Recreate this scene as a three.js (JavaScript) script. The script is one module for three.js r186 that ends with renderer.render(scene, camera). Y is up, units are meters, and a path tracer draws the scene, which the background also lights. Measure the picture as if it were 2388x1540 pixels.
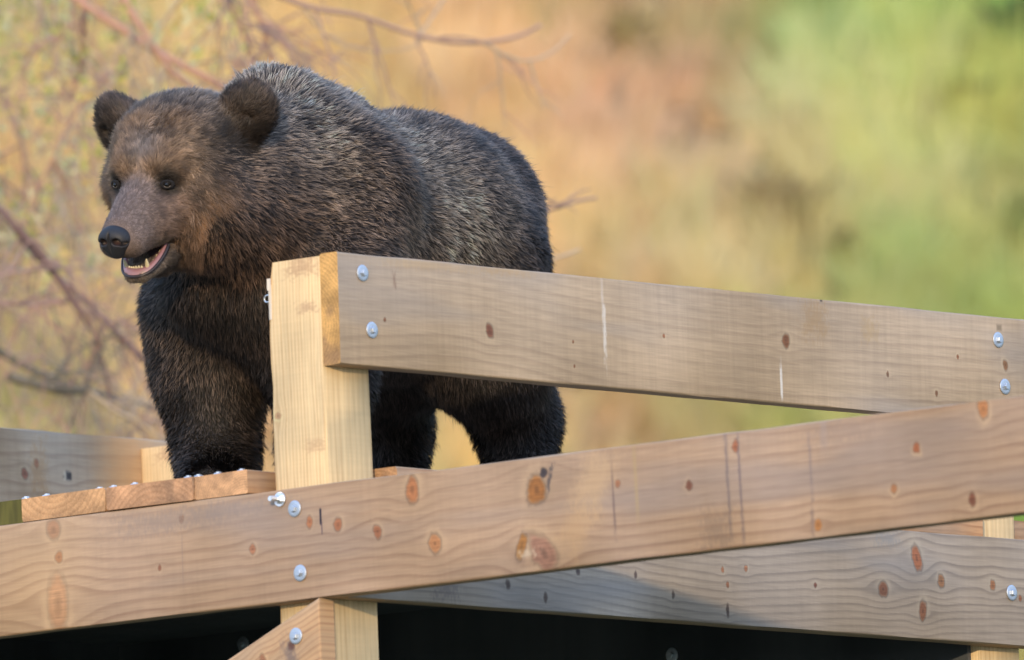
import * as THREE from 'three';
import { mergeGeometries, toCreasedNormals } from 'three/addons/utils/BufferGeometryUtils.js';

// ---------------------------------------------------------------- camera, sky, sun, exposure
const V = (x, y, z) => new THREE.Vector3(x, y, z);
const W = 2388, H = 1540, FPX = 34573;                 // picture units used for reading positions off the photograph
const scene = new THREE.Scene();
const camera = new THREE.PerspectiveCamera(2 * Math.atan(H / 2 / FPX) * 180 / Math.PI, W / H, 0.5, 600);
const EYE = V(0, 1.6, 29.63), PITCH = 0.11347, ROLL = 0.03613;
camera.position.copy(EYE);
camera.rotation.set(PITCH, 0, -ROLL, 'YXZ');
camera.focus = 30.8;
camera.userData.fStop = 5.8;
camera.updateMatrixWorld(true);
const renderer = new THREE.WebGLRenderer();
renderer.toneMapping = THREE.LinearToneMapping;
renderer.toneMappingExposure = 1.15;
renderer.shadowMap.enabled = true;

const ALPHA = 0.85673;                                  // how far the rail turns away from the picture
const PU = V(Math.cos(ALPHA), 0, -Math.sin(ALPHA)), PN = V(Math.sin(ALPHA), 0, Math.cos(ALPHA)), UP = V(0, 1, 0);
const sunDir = PU.clone().addScaledVector(PN, -0.72).addScaledVector(UP, -0.163).normalize();
const sun = new THREE.DirectionalLight(new THREE.Color(1.0, 0.76, 0.46), 2.3);
sun.position.copy(sunDir).multiplyScalar(-40).add(V(0, 5, 0));
sun.target.position.set(0, 5, 0);
sun.castShadow = true; sun.shadow.radius = 2;
Object.assign(sun.shadow.camera, { left: -12, right: 12, top: 12, bottom: -12, near: 1, far: 160 });
sun.shadow.mapSize.set(4096, 4096);
scene.add(sun, sun.target);
{ // clear late-afternoon sky: blue overhead, paler and warmer towards the horizon
  const w = 256, h = 128, d = new Float32Array(w * h * 4), s = sunDir.clone().negate();
  for (let j = 0; j < h; j++) for (let i = 0; i < w; i++) {
    const up = ((j + .5) / h - .5) * Math.PI, az = ((i + .5) / w - .5) * 2 * Math.PI;
    const y = Math.sin(up), x = Math.cos(az) * Math.cos(up), z = Math.sin(az) * Math.cos(up);
    const t = Math.pow(Math.max(0, y), .45), g = Math.pow(Math.max(0, x * s.x + y * s.y + z * s.z), 6) * .25;
    const c = [0.62 * (1 - t) + 0.16 * t + g, 0.66 * (1 - t) + 0.31 * t + g * .8, 0.68 * (1 - t) + 0.60 * t + g * .55];
    const o = (j * w + i) * 4;
    for (let k = 0; k < 3; k++) d[o + k] = c[k] * 2.35;
    d[o + 3] = 1;
  }
  const t = new THREE.DataTexture(d, w, h, THREE.RGBAFormat, THREE.FloatType);
  t.mapping = THREE.EquirectangularReflectionMapping; t.magFilter = THREE.LinearFilter; t.needsUpdate = true;
  scene.background = t; scene.environment = t;
}

// ---------------------------------------------------------------- helpers
function RNG(a) { return () => { a = (a + 0x6d2b79f5) | 0; let t = Math.imul(a ^ (a >>> 15), 1 | a); t = (t + Math.imul(t ^ (t >>> 7), 61 | t)) ^ t; return ((t ^ (t >>> 14)) >>> 0) / 4294967296; }; }
const cR = V(), cU = V(), cF = V();
camera.matrixWorld.extractBasis(cR, cU, cF); cF.negate();
const ray = (px, py) => cF.clone().addScaledVector(cR, (px - W / 2) / FPX).addScaledVector(cU, (H / 2 - py) / FPX);
const at = (px, py, d) => EYE.clone().addScaledVector(ray(px, py), d);
const atY = (px, d, y) => { const p = at(px, 770, d); p.y = y; return p; };
const lerp = (a, b, t) => a + (b - a) * t, clamp = (x, a, b) => Math.min(b, Math.max(a, x)), sstep = (a, b, x) => { x = clamp((x - a) / (b - a), 0, 1); return x * x * (3 - 2 * x); };
const hash2 = (x, y, s) => { let h = Math.imul(x, 374761393) ^ Math.imul(y, 668265263) ^ Math.imul(s, 2147483647 - 97531); h = Math.imul(h ^ (h >>> 13), 1274126177); return ((h ^ (h >>> 16)) >>> 0) / 4294967296; };
function vn(x, y, s = 1) { const i = Math.floor(x), j = Math.floor(y), u = x - i, v = y - j, a = u * u * (3 - 2 * u), b = v * v * (3 - 2 * v); return lerp(lerp(hash2(i, j, s), hash2(i + 1, j, s), a), lerp(hash2(i, j + 1, s), hash2(i + 1, j + 1, s), a), b); }
const fbm = (x, y, s = 1, n = 4) => { let t = 0, a = .5, m = 0; for (let i = 0; i < n; i++) { t += a * vn(x, y, s + i * 17); m += a; x *= 2.03; y *= 2.03; a *= .5; } return t / m; };
const hash3 = (x, y, z, s) => hash2(x + Math.imul(z, 7919), y + Math.imul(z, 104729), s);
function vn3(x, y, z, s = 1) { const i = Math.floor(x), j = Math.floor(y), k = Math.floor(z), f = t => t * t * (3 - 2 * t), a = f(x - i), b = f(y - j), c = f(z - k); const L = q => lerp(lerp(hash3(i, j, q, s), hash3(i + 1, j, q, s), a), lerp(hash3(i, j + 1, q, s), hash3(i + 1, j + 1, q, s), a), b); return lerp(L(k), L(k + 1), c); }
const s2l = c => { c /= 255; return c <= .04045 ? c / 12.92 : Math.pow((c + .055) / 1.055, 2.4); };
const l2s = c => 255 * (c <= .0031308 ? c * 12.92 : 1.055 * Math.pow(c, 1 / 2.4) - .055);
const used = new Map();
const numbered = n => { const k = used.get(n) ?? 0; used.set(n, k + 1); return k ? n + '_' + String(k).padStart(3, '0') : n; };
function tag(o, label, category, group, kind) { Object.assign(o.userData, { label }); if (category) o.userData.category = category; if (group) o.userData.group = group; if (kind) o.userData.kind = kind; return o; }
function thing(name, pos) { const g = new THREE.Group(); g.name = numbered(name); g.position.copy(pos); scene.add(g); return g; }
function mesh(name, geo, mat, parent) { const m = new THREE.Mesh(geo, mat); m.name = parent === scene ? numbered(name) : name; m.castShadow = m.receiveShadow = true; parent.add(m); return m; }
const std = (o) => new THREE.MeshStandardMaterial({ roughness: .8, ...o });
function texture(w, h, f, srgb = true) { // f(x,y) -> [r,g,b] in 0..255, y upwards
  const d = new Uint8Array(w * h * 4);
  for (let j = 0; j < h; j++) for (let i = 0; i < w; i++) { const c = f(i, j), o = (j * w + i) * 4; d[o] = clamp(c[0], 0, 255); d[o + 1] = clamp(c[1], 0, 255); d[o + 2] = clamp(c[2], 0, 255); d[o + 3] = 255; }
  const t = new THREE.DataTexture(d, w, h); t.magFilter = THREE.LinearFilter; t.wrapS = t.wrapT = THREE.RepeatWrapping; if (srgb) t.colorSpace = THREE.SRGBColorSpace; t.needsUpdate = true; return t;
}
// ---------------------------------------------------------------- land: a meadow and the steep hillside behind
const HILL0 = 56, SLOPE = .8;
function landY(x, z) { const d = EYE.z - z, e = d - HILL0 - 3 * (vn(x * .03 + 5, 2, 3) - .5), up = e <= 0 ? 0 : e < 4 ? e * e / 8 * SLOPE : (e - 2) * SLOPE; return Math.min(up, 46 + 4 * vn(x * .02, z * .02, 9)) + (fbm(x * .22, z * .22, 12, 3) - .5) * .5 * sstep(6, 40, d) - 1.2 * sstep(0, 26, d) * sstep(0, 26, d) * 0; }
function hillHit(px, py) { const r = ray(px, py); let a = 40, b = 200; for (let i = 0; i < 40; i++) { const m = (a + b) / 2, p = EYE.clone().addScaledVector(r, m); if (p.y > landY(p.x, p.z)) a = m; else b = m; } return EYE.clone().addScaledVector(r, a); }
// colours of the vegetation, patch by patch: place, radius in metres, colour
const patches = [
  [300, 300, 1.2, 205, 176, 110], [60, 120, .8, 186, 172, 100], [250, 80, .6, 196, 178, 112], [120, 500, .8, 206, 172, 108], [200, 760, .8, 212, 172, 108], [60, 960, .6, 172, 158, 98], [500, 60, .6, 206, 170, 108], [820, 60, .8, 208, 178, 112], [1020, 120, .6, 220, 176, 122], [900, 220, .7, 208, 178, 108], [650, 60, .6, 205, 172, 106],
  [1200, 330, .8, 208, 172, 110], [1250, 130, .5, 210, 170, 116], [1350, 20, .4, 160, 136, 88], [1480, 30, .4, 150, 128, 84], [1460, 130, .35, 152, 134, 88], [1560, 300, .7, 200, 154, 122], [1620, 380, .5, 204, 156, 118], [1450, 420, .5, 206, 160, 116], [1350, 540, .6, 208, 168, 110], [1500, 640, .5, 186, 160, 104], [1400, 960, .5, 200, 164, 110], [1560, 960, .5, 176, 152, 92],
  [1720, 60, .4, 172, 156, 96], [1680, 160, .35, 158, 144, 84], [1640, 10, .4, 192, 152, 118], [1860, 30, .35, 166, 184, 104], [1930, 80, .3, 126, 148, 62], [2000, 110, .35, 156, 190, 110], [1870, 230, .4, 172, 196, 120], [2070, 150, .4, 182, 206, 108], [2080, 250, .35, 166, 186, 96], [2200, 60, .45, 132, 172, 64], [2330, 40, .45, 128, 160, 60], [2370, 110, .35, 84, 136, 66], [2230, 170, .4, 150, 172, 70], [2380, 220, .4, 128, 166, 72],
  [1950, 330, .45, 178, 178, 104], [2150, 330, .45, 168, 180, 100], [2340, 330, .4, 180, 176, 64], [2320, 250, .35, 150, 170, 74], [1780, 330, .45, 178, 166, 106], [1830, 460, .4, 158, 134, 86], [1700, 480, .45, 200, 166, 118], [1960, 470, .4, 180, 164, 104], [2080, 450, .35, 176, 180, 88], [2200, 480, .4, 176, 168, 92], [2330, 470, .4, 158, 160, 84], [2050, 560, .4, 184, 188, 112], [2180, 590, .4, 186, 176, 110], [2330, 600, .4, 170, 168, 94], [1660, 640, .4, 204, 190, 128], [1900, 660, .35, 176, 164, 98], [2140, 690, .4, 156, 166, 88], [2270, 720, .4, 142, 158, 74], [1740, 940, .35, 160, 160, 82], [1860, 950, .35, 140, 150, 66], [2000, 960, .4, 168, 172, 92], [2380, 1230, .4, 120, 160, 60], [600, 1050, .5, 210, 172, 112], [1060, 1000, .5, 206, 176, 104],
].map(a => { const p = hillHit(a[0], a[1]); return { x: p.x, y: p.y, r: a[2], c: a.slice(3).map((v, k) => s2l(lerp(v, [196, 172, 122][k], .14)) * [1.06, 1.12, 1.42][k]) }; });
const wild = [[206, 172, 110], [186, 166, 98], [176, 178, 92], [200, 158, 112]].map(a => a.map((v, k) => s2l(v) * [.98, 1.1, 1.3][k]));
function growth(x, y) {
  let w = 0; const c = [0, 0, 0];
  for (const p of patches) { const d = ((x - p.x) ** 2 + (y - p.y) ** 2) / (p.r * p.r * .35), e = Math.exp(-d) / (p.r * p.r); w += e; for (let k = 0; k < 3; k++) c[k] += p.c[k] * e; }
  const q = wild[Math.min(3, Math.floor(4 * fbm(x * .3 + 40, y * .3, 77, 3)))], e = .004; w += e; for (let k = 0; k < 3; k++) c[k] = (c[k] + q[k] * e) / w;
  return c;
}
{
  const xs = [], zs = []; for (let x = -320; x <= 320; x += Math.abs(x) < 14 ? .5 : Math.abs(x) < 40 ? 4 : 20) xs.push(x); for (let z = 130; z >= -260; z -= (z < -38 && z > -70) ? .5 : 6) zs.push(z);
  const pos = [], col = [], idx = [];
  for (const z of zs) for (const x of xs) { const y = landY(x, z); pos.push(x, y, z); const d = EYE.z - z, hill = sstep(50, 60, d), g = growth(x, y), n = .6 + .5 * fbm(x * .8, z * .8, 30, 3), m = [.10, .10, .05]; for (let k = 0; k < 3; k++) col.push(lerp(m[k], g[k] * .55, hill) * n); }
  for (let j = 0; j + 1 < zs.length; j++) for (let i = 0; i + 1 < xs.length; i++) { const a = j * xs.length + i, b = a + xs.length; idx.push(a, a + 1, b + 1, a, b + 1, b); }
  const g = new THREE.BufferGeometry(); g.setAttribute('position', new THREE.Float32BufferAttribute(pos, 3)); g.setAttribute('color', new THREE.Float32BufferAttribute(col, 3)); g.setIndex(idx); g.computeVertexNormals();
  tag(mesh('hillside', g, std({ vertexColors: true, roughness: 1 }), scene), 'meadow rising into a steep hillside of dry and green grass', 'hillside', null, 'structure');
}
// tussocks of long grass and dead bracken: curved blades fanning out of one root
function tussock(n, h, spread, seed, wide) {
  const r = RNG(seed), pos = [], nor = [], idx = [];
  for (let i = 0; i < n; i++) {
    const a = r() * 6.283, q = Math.sqrt(r()) * .10, L = h * (.5 + .6 * r()), sp = spread * (.3 + r()), w = wide * (.6 + .7 * r()), cx = Math.cos(a), sz = Math.sin(a), b = (r() - .5) * 1.9, wx = Math.cos(b) * w / 2, wz = Math.sin(b) * w / 2, o = pos.length / 3;
    for (const t of [0, .5, 1]) { const e = t * t * sp * L, x = cx * (q + e), z = sz * (q + e), y = L * (t - .25 * t * t * sp), k = 1 - t * .9; pos.push(x - wx * k, y, z - wz * k, x + wx * k, y, z + wz * k); for (let m = 0; m < 2; m++) { const v = V(cx * .5, .75, sz * .5 + .35).normalize(); nor.push(v.x, v.y, v.z); } }
    for (let k = 0; k < 2; k++) idx.push(o + 2 * k, o + 2 * k + 1, o + 2 * k + 3, o + 2 * k, o + 2 * k + 3, o + 2 * k + 2);
  }
  const g = new THREE.BufferGeometry(); g.setAttribute('position', new THREE.Float32BufferAttribute(pos, 3)); g.setIndex(idx); g.computeVertexNormals(); void nor; return g;
}
{
  const r = RNG(99), kinds = [tussock(60, .42, .55, 5, .016), tussock(46, .30, .8, 6, .022), tussock(40, .6, .3, 7, .012)], lists = [[], [], []];
  for (let i = 0; i < 14000; i++) {
    const x = (r() - .5) * (i < 11000 ? 9 : 30), d = lerp(60, 96, r()), z = EYE.z - d, y = landY(x, z), c = growth(x, y), tn = sstep(.42, .75, fbm(x * 1.5 + 9, y * 2.1, 61, 3)) * .3, dk = .8 + .4 * fbm(x * 1.9, y * 2.6 + 4, 63, 2), TAN = [.58, .47, .22];
    for (let n = 0; n < 3; n++) c[n] = lerp(c[n], TAN[n], tn) * dk;
    const k = r() < .5 ? 0 : r() < .6 ? 1 : 2, v = .92 + .42 * fbm(x * 1.6, y * 1.6, 50, 3) * (.7 + .6 * r());
    lists[k].push([x, y - .03, z, r() * 6.283, .7 + .7 * r(), c.map((q, n) => Math.min(.85, q * v * (1 + (r() - .5) * .16)))]);
  }
  const m = new THREE.Matrix4(), q = new THREE.Quaternion();
  lists.forEach((L, k) => {
    const im = new THREE.InstancedMesh(kinds[k], std({ roughness: .85, side: THREE.DoubleSide }), L.length); im.name = ['grass', 'bracken', 'grass_stalks'][k]; im.castShadow = im.receiveShadow = true;
    L.forEach(([x, y, z, a, s, c], i) => { q.setFromAxisAngle(UP, (a / 6.283 - .5) * 1.2); m.compose(V(x, y, z), q, V(s, s, s)); im.setMatrixAt(i, m); im.setColorAt(i, new THREE.Color(...c)); });
    tag(im, ['long dry and green grass tussocks all over the blurred hillside', 'low dead bracken and broad blades spread between the hillside grass', 'thin upright grass stalks standing above the hillside tussocks'][k], ['grass', 'bracken', 'grass stalks'][k], null, 'stuff'); scene.add(im);
  });
}
// shrubs on the hillside
function shrub(name, label, px, py, rad, cols, seed, dens = 1) {
  const b = hillHit(px, py), g = thing(name, b), r = RNG(seed), stems = [], pos = [], col = [], idx = []; tag(g, label, 'shrub');
  for (let i = 0; i < 9; i++) { const a = r() * 6.283, l = rad * (1 + r()); stems.push(new THREE.TubeGeometry(new THREE.CatmullRomCurve3([V(0, -.1, 0), V(Math.cos(a) * l * .25, l * .5, Math.sin(a) * l * .25), V(Math.cos(a) * l * .7, l * .95, Math.sin(a) * l * .7)]), 8, .008, 5)); }
  mesh('stem', mergeGeometries(stems), std({ color: new THREE.Color(.06, .045, .03) }), g);
  for (let i = 0; i < 900 * dens; i++) {
    const a = r() * 6.283, e = Math.acos(2 * r() - 1), q = rad * Math.cbrt(.25 + .75 * r()) * (.7 + .5 * vn(Math.cos(a) * 2 + 5, e * 2, seed)), p = V(q * Math.sin(e) * Math.cos(a), rad * .85 + q * .95 * Math.cos(e), q * Math.sin(e) * Math.sin(a)), s = .022 + .02 * r(), u = V(r() - .5, r() - .5, r() - .5).normalize(), w = u.clone().cross(V(r() - .5, r() - .5, r() - .5)).normalize(), o = pos.length / 3, c = cols[Math.floor(r() * cols.length)].map(s2l), f = .6 + .6 * r();
    for (const [k, l] of [[-1, 0], [0, -.5], [1, 0], [0, .5]]) { pos.push(p.x + u.x * s * k + w.x * s * l, p.y + u.y * s * k + w.y * s * l, p.z + u.z * s * k + w.z * s * l); col.push(c[0] * f, c[1] * f, c[2] * f); }
    idx.push(o, o + 1, o + 2, o, o + 2, o + 3);
  }
  const L = new THREE.BufferGeometry(); L.setAttribute('position', new THREE.Float32BufferAttribute(pos, 3)); L.setAttribute('color', new THREE.Float32BufferAttribute(col, 3)); L.setIndex(idx); L.computeVertexNormals();
  const m = mesh('leaves', L, std({ vertexColors: true, side: THREE.DoubleSide, roughness: .8 }), g); m.userData.kind = 'stuff'; return g;
}
shrub('shrub', 'withered brown shrub on the hillside above the middle of the rail', 1830, 600, .23, [[150, 128, 84], [168, 138, 94], [128, 120, 74], [176, 146, 104]], 301);
shrub('shrub', 'dark green shrub at the upper right corner of the hillside', 2400, 170, .22, [[66, 108, 50], [84, 128, 60], [60, 96, 62]], 302);
shrub('shrub', 'small olive shrub high on the pinkish part of the hillside', 1470, 150, .15, [[168, 150, 96], [182, 158, 106], [158, 148, 92]], 303, .6);
shrub('shrub', 'low olive shrub lowest on the hillside just over the rail', 1960, 660, .15, [[136, 138, 70], [150, 146, 82], [124, 130, 66]], 304, .6);
shrub('shrub', 'brown upright shrub among the bright green grass at right', 2240, 300, .14, [[124, 106, 60], [112, 100, 56]], 305, .5);
shrub('shrub', 'deep green shrub at the right edge just over the rail', 2390, 610, .18, [[96, 120, 62], [118, 132, 70]], 306, .7);
// ---------------------------------------------------------------- wood
function woodTex(L, Hh, o) {
  const ppm = Math.min(o.ppm ?? 800, 2048 / L), w = Math.round(L * ppm), h = Math.max(16, Math.round(Hh * ppm)), s = o.seed ?? 1, knots = o.knots ?? [], marks = o.marks ?? [], bump = new Uint8Array(w * h);
  const SAW = o.saw ?? .02, base = o.base, late = o.late ?? base.map((c, k) => c * [.80, .76, .72][k]), freq = o.freq ?? 45, amp = o.amp ?? .8, grey = o.grey ?? [150, 140, 132];
  const map = texture(w, h, (i, j) => {
    const x = (i + .5) / ppm, y = (j + .5) / ppm;
    let yy = y + (fbm(x * 1.1, y * 2, s, 2) - .5) * (o.wave ?? .05) + (fbm(x * 5, y * 9, s + 5, 2) - .5) * .007;
    for (const c of o.cath ?? []) { const dx = x - c.x; yy += c.k * dx * dx * Math.exp(-Math.abs(dx) / (c.w ?? .6)) * (1 + 3 * Math.abs(y - c.y)); }
    let near = 9, kd = null;
    for (const k of knots) {
      const dx = x - k.x, dy = y - k.y, g = Math.exp(-((dx / (3.4 * k.r)) ** 2 + (dy / (3.0 * k.r * (k.a ?? 1.3))) ** 2));
      yy -= Math.tanh(dy / (k.r * .7)) * k.r * 1.15 * g;
      const ca = Math.cos(k.t ?? 0), sa = Math.sin(k.t ?? 0), ex = (dx * ca + dy * sa) / k.r, ey = (dy * ca - dx * sa) / (k.r * (k.a ?? 1.3));
      const q = Math.hypot(ex, ey) * (1 + .34 * (vn(Math.atan2(ey, ex) * 1.3 + 9, k.x * 50, s + 3) - .5) + .18 * (vn(x * 160, y * 160, s + 4) - .5));
      if (q < near) { near = q; kd = k; }
    }
    const ph = yy * freq * (1 + .35 * (fbm(y * 3.1, 3.7, s + 8, 2) - .5)), t = ph - Math.floor(ph), id = Math.floor(ph);
    let ring = sstep(.42, .88, t) * (1 - sstep(.93, 1, t)); ring *= (.45 + .75 * hash2(id, 7, s)) * amp * (.6 + .8 * vn(x * 2.2, y * 6, s + 21));
    const fib = fbm(x * 22, y * 620, s + 31, 2) - .5, saw = (vn(x * 250, y * 14, s + 41) - .5) + (vn(x * 90, y * 6, s + 43) - .5) * .8, bl = fbm(x * 4, y * 11, s + 51, 3), gr = sstep(.52, .78, fbm(x * 1.7 + 3, y * 8 + (o.gy ?? 0), s + 61, 3)) * (o.greyAmt ?? .5);
    const f = 1 + fib * .12 + saw * SAW + (bl - .5) * .2, cc = [0, 0, 0];
    for (let k = 0; k < 3; k++) { let c = lerp(base[k], late[k], clamp(ring, 0, 1)) * f; c = lerp(c, grey[k] * (1 + fib * .1), gr); cc[k] = c; }
    let hgt = 150 + fib * 70 + ring * 40;
    if (kd) {
      const kc = kd.c ?? [150, 92, 58], halo = (kd.halo ?? .5) * Math.exp(-(((near - 1.2) / .5) ** 2)) * (.55 + .45 * Math.cos(Math.atan2(y - kd.y, x - kd.x) - 2.4 - kd.x * 3));
      const ir = .5 + .5 * Math.sin(near * 13 + kd.x * 40 + fib * 3), inn = 1 - sstep(.66, 1.08, near), rim = Math.exp(-(((near - 1) / .14) ** 2)) * .3 * (kd.rim ?? 1), core = Math.exp(-((near / .22) ** 2)) * .4;
      for (let k = 0; k < 3; k++) { cc[k] = lerp(cc[k], [224, 190, 146][k] / 175 * base[k] * .98 > 235 ? 235 : [1.18, 1.2, 1.18][k] * base[k], halo * .7); cc[k] = lerp(cc[k], kc[k] * .94 * (.93 + .09 * ir + fib * .35 + (bl - .5) * .3), inn * (kd.o ?? .92)); cc[k] *= 1 - rim * .55 - core * .5; }
      hgt += inn * 18 - rim * 40;
    }
    for (const m of marks) {
      const dx = (x - m.x) * Math.cos(m.t ?? 0) + (y - m.y) * Math.sin(m.t ?? 0), dy = (y - m.y) * Math.cos(m.t ?? 0) - (x - m.x) * Math.sin(m.t ?? 0), e = m.soft ?? .3;
      const n = m.ragged ? (fbm(x * 260, y * 120, s + 77, 2) - .5) * m.ragged : 0;
      const q = Math.max(Math.abs(dx) / m.w, Math.abs(dy) / m.h) + n, a = (1 - sstep(1 - e, 1 + e, q)) * m.a;
      if (a > 0) for (let k = 0; k < 3; k++) cc[k] = lerp(cc[k], m.c[k], a);
    }
    bump[j * w + i] = clamp(hgt, 0, 255);
    return cc;
  });
  const bt = texture(w, h, (i, j) => { const b = bump[j * w + i]; return [b, b, b]; }, false);
  return { map, bumpMap: bt };
}
const woodMat = (L, Hh, o) => std({ ...woodTex(L, Hh, o), bumpScale: o.bump ?? .0009, roughness: .72 });
function endTex(o) { // sawn end: arcs of growth rings round a pith outside or inside the section
  const n = 256, s = o.seed;
  return texture(n, Math.round(n * (o.asp ?? .25)), (i, j) => {
    const x = i / n, y = j / n, r = Math.hypot(x - o.px, (y - o.py) * 1.1) * (1 + .08 * (fbm(x * 4, y * 4, s, 2) - .5)), t = r * (o.freq ?? 26) % 1, q = sstep(.3, .9, t) * (1 - sstep(.94, 1, t));
    const b = fbm(x * 5, y * 7, s + 4, 3), g = fbm(x * 90, y * 90, s + 9, 2) - .5, st = sstep(.52, .72, fbm(x * 3.3 + 7, y * 3.1, s + 14, 3)) * (o.stain ?? .5);
    return [0, 1, 2].map(k => lerp(lerp(o.base[k], o.base[k] * [.72, .66, .6][k], q * .26) * (.8 + .42 * b + g * .22), [128, 100, 78][k] * (1 + g * .3), st));
  });
}
// a sawn timber along x: rounded arrises, slightly uneven edges, six material slots (+z, -z, +y, -y, start, end)
function timberGeo(L, Hh, T, o = {}) {
  const r = o.r ?? .004, s = o.seed ?? 1, N = Math.max(2, Math.round(L / .05)), prof = [];
  const cor = [[1, 1], [-1, 1], [-1, -1], [1, -1]]; // (y,z) walk: +y+z, -y+z ...
  const push = (y, z, f) => prof.push([y, z, f]);
  // faces: 0 front(+z) 1 back 2 top 3 bottom; walk round the section
  const h2 = Hh / 2, t2 = T / 2, k = r * .3;
  push(h2 - r, t2, 0); push(-h2 + r, t2, 0); push(-h2 + k, t2 - k, 0);
  push(-h2, t2 - r, 3); push(-h2, -t2 + r, 3); push(-h2 + k, -t2 + k, 3);
  push(-h2 + r, -t2, 1); push(h2 - r, -t2, 1); push(h2 - k, -t2 + k, 1);
  push(h2, -t2 + r, 2); push(h2, t2 - r, 2); push(h2 - k, t2 - k, 0);
  const P = prof.length, pos = [], uv = [], tri = [[], [], [], [], [], []], J = o.jit ?? .0008, jag = o.jag;
  const pt = (i, j) => { const x = L * i / N, [y, z] = prof[j % P]; const e = (vn(x * 9, j % P * 3.7, s + 3) - .5) * 2 * J; let yy = y + e + (o.bow ?? 0) * 4 * (x / L) * (1 - x / L), zz = z + (vn(x * 7, j % P * 5.1, s + 8) - .5) * 2 * J; if (jag) { const q = jag(x, y, z); yy += q[0]; zz += q[1]; } return [x, yy, zz]; };
  const UV = (p, f) => f === 0 ? [p[0] / L, (p[1] + h2) / Hh] : f === 1 ? [1 - p[0] / L, (p[1] + h2) / Hh] : [p[0] / L, (p[2] + t2) / T];
  for (let i = 0; i < N; i++) for (let j = 0; j < P; j++) {
    const f = prof[j][2], a = pt(i, j), b = pt(i + 1, j), c = pt(i + 1, j + 1), d = pt(i, j + 1);
    tri[f].push([a, d, c, f], [a, c, b, f]);
  }
  for (const [i, f] of [[0, 4], [N, 5]]) { const m = [L * i / N, 0, 0]; for (let j = 0; j < P; j++) { const a = pt(i, j), b = pt(i, j + 1); tri[f].push(f === 4 ? [m, b, a, f] : [m, a, b, f]); } }
  const g = new THREE.BufferGeometry(); let n = 0;
  for (let f = 0; f < 6; f++) { for (const [a, b, c] of tri[f]) for (const p of [a, b, c]) { pos.push(...p); uv.push(...(f > 3 ? [(p[2] + t2) / Math.max(T, Hh) + .0, (p[1] + h2) / Math.max(T, Hh)] : UV(p, f))); } g.addGroup(n, tri[f].length * 3, f); n += tri[f].length * 3; }
  g.setAttribute('position', new THREE.Float32BufferAttribute(pos, 3)); g.setAttribute('uv', new THREE.Float32BufferAttribute(uv, 2));
  const groups = g.groups.slice(), c = toCreasedNormals(g, .9); c.groups = groups; return c;
}

// ---------------------------------------------------------------- the platform
const O = at(763.95, 1136.25, 29.627), TK = .047, BH = .2254, PW = .139, RT = .4696, Y0 = O.y;
const platform = thing('wooden_platform', V(O.x, 0, O.z)); platform.rotation.y = ALPHA;
tag(platform, 'raised platform of pale bolted timbers with posts, rails and deck boards under the bear', 'platform');
platform.updateMatrixWorld(true);
const toLocal = p => p.clone().sub(platform.position).applyAxisAngle(UP, -ALPHA);
// where the sight line through a picture position meets the platform plane axis = value
function hit(px, py, axis, value) { const d = ray(px, py).applyAxisAngle(UP, -ALPHA), e = toLocal(EYE), t = (value - e[axis]) / d[axis]; return e.addScaledVector(d, t); }

const endPale = std({ map: endTex({ base: [214, 168, 112], px: -.2, py: .5, seed: 5, freq: 22, asp: 1, stain: .35 }), roughness: .8 });
const plain = { rail: woodMat(2, .05, { base: [176, 150, 124], seed: 91, ppm: 500, freq: 60 }), pine: woodMat(2, .14, { base: [222, 186, 136], seed: 92, ppm: 500, freq: 80, greyAmt: .1 }) };
const galv = std({ color: new THREE.Color(.56, .61, .68), metalness: .85, roughness: .5 }), galvBright = std({ color: new THREE.Color(.72, .75, .8), metalness: .85, roughness: .3 });
// washer and hexagon bolt head, axis +z
function boltGeo(wr, hr, hh, twist, stud = 0) {
  const w = new THREE.LatheGeometry([[0, 0], [wr, 0], [wr * 1.0, .0012], [wr * .94, .0024], [hr * 1.5, .0029], [0, .0029]].map(p => new THREE.Vector2(...p)), 28);
  const b = new THREE.LatheGeometry([[0, hh], [hr * .82, hh], [hr, hh * .8], [hr, 0]].map(p => new THREE.Vector2(...p)), 6); b.rotateY(twist); b.translate(0, .0026, 0);
  const L = [w, toCreasedNormals(b, .4)];
  if (stud) { const c = new THREE.CylinderGeometry(hr * .55, hr * .55, stud, 10); c.translate(0, hh + stud / 2, 0); L.push(c); for (let k = 0; k < 3; k++) { const t = new THREE.TorusGeometry(hr * .56, .0007, 5, 12); t.rotateX(Math.PI / 2); t.translate(0, hh + stud * (.3 + .25 * k), 0); L.push(t); } }
  const g = mergeGeometries(L.map(q => { const r = q.index ? q.toNonIndexed() : q; for (const k of Object.keys(r.attributes)) if (!['position', 'normal'].includes(k)) r.deleteAttribute(k); return r; })); g.rotateX(Math.PI / 2); return g;
}
let boltSeed = 0;
function bolt(parent, lx, ly, lz, o = {}) { const b = mesh('bolt', boltGeo(o.wr ?? .0168, o.hr ?? .0075, o.hh ?? .0062, (boltSeed += 1.7), o.stud), o.mat ?? galv, parent); b.position.set(lx, ly, lz); return b; }

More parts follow.
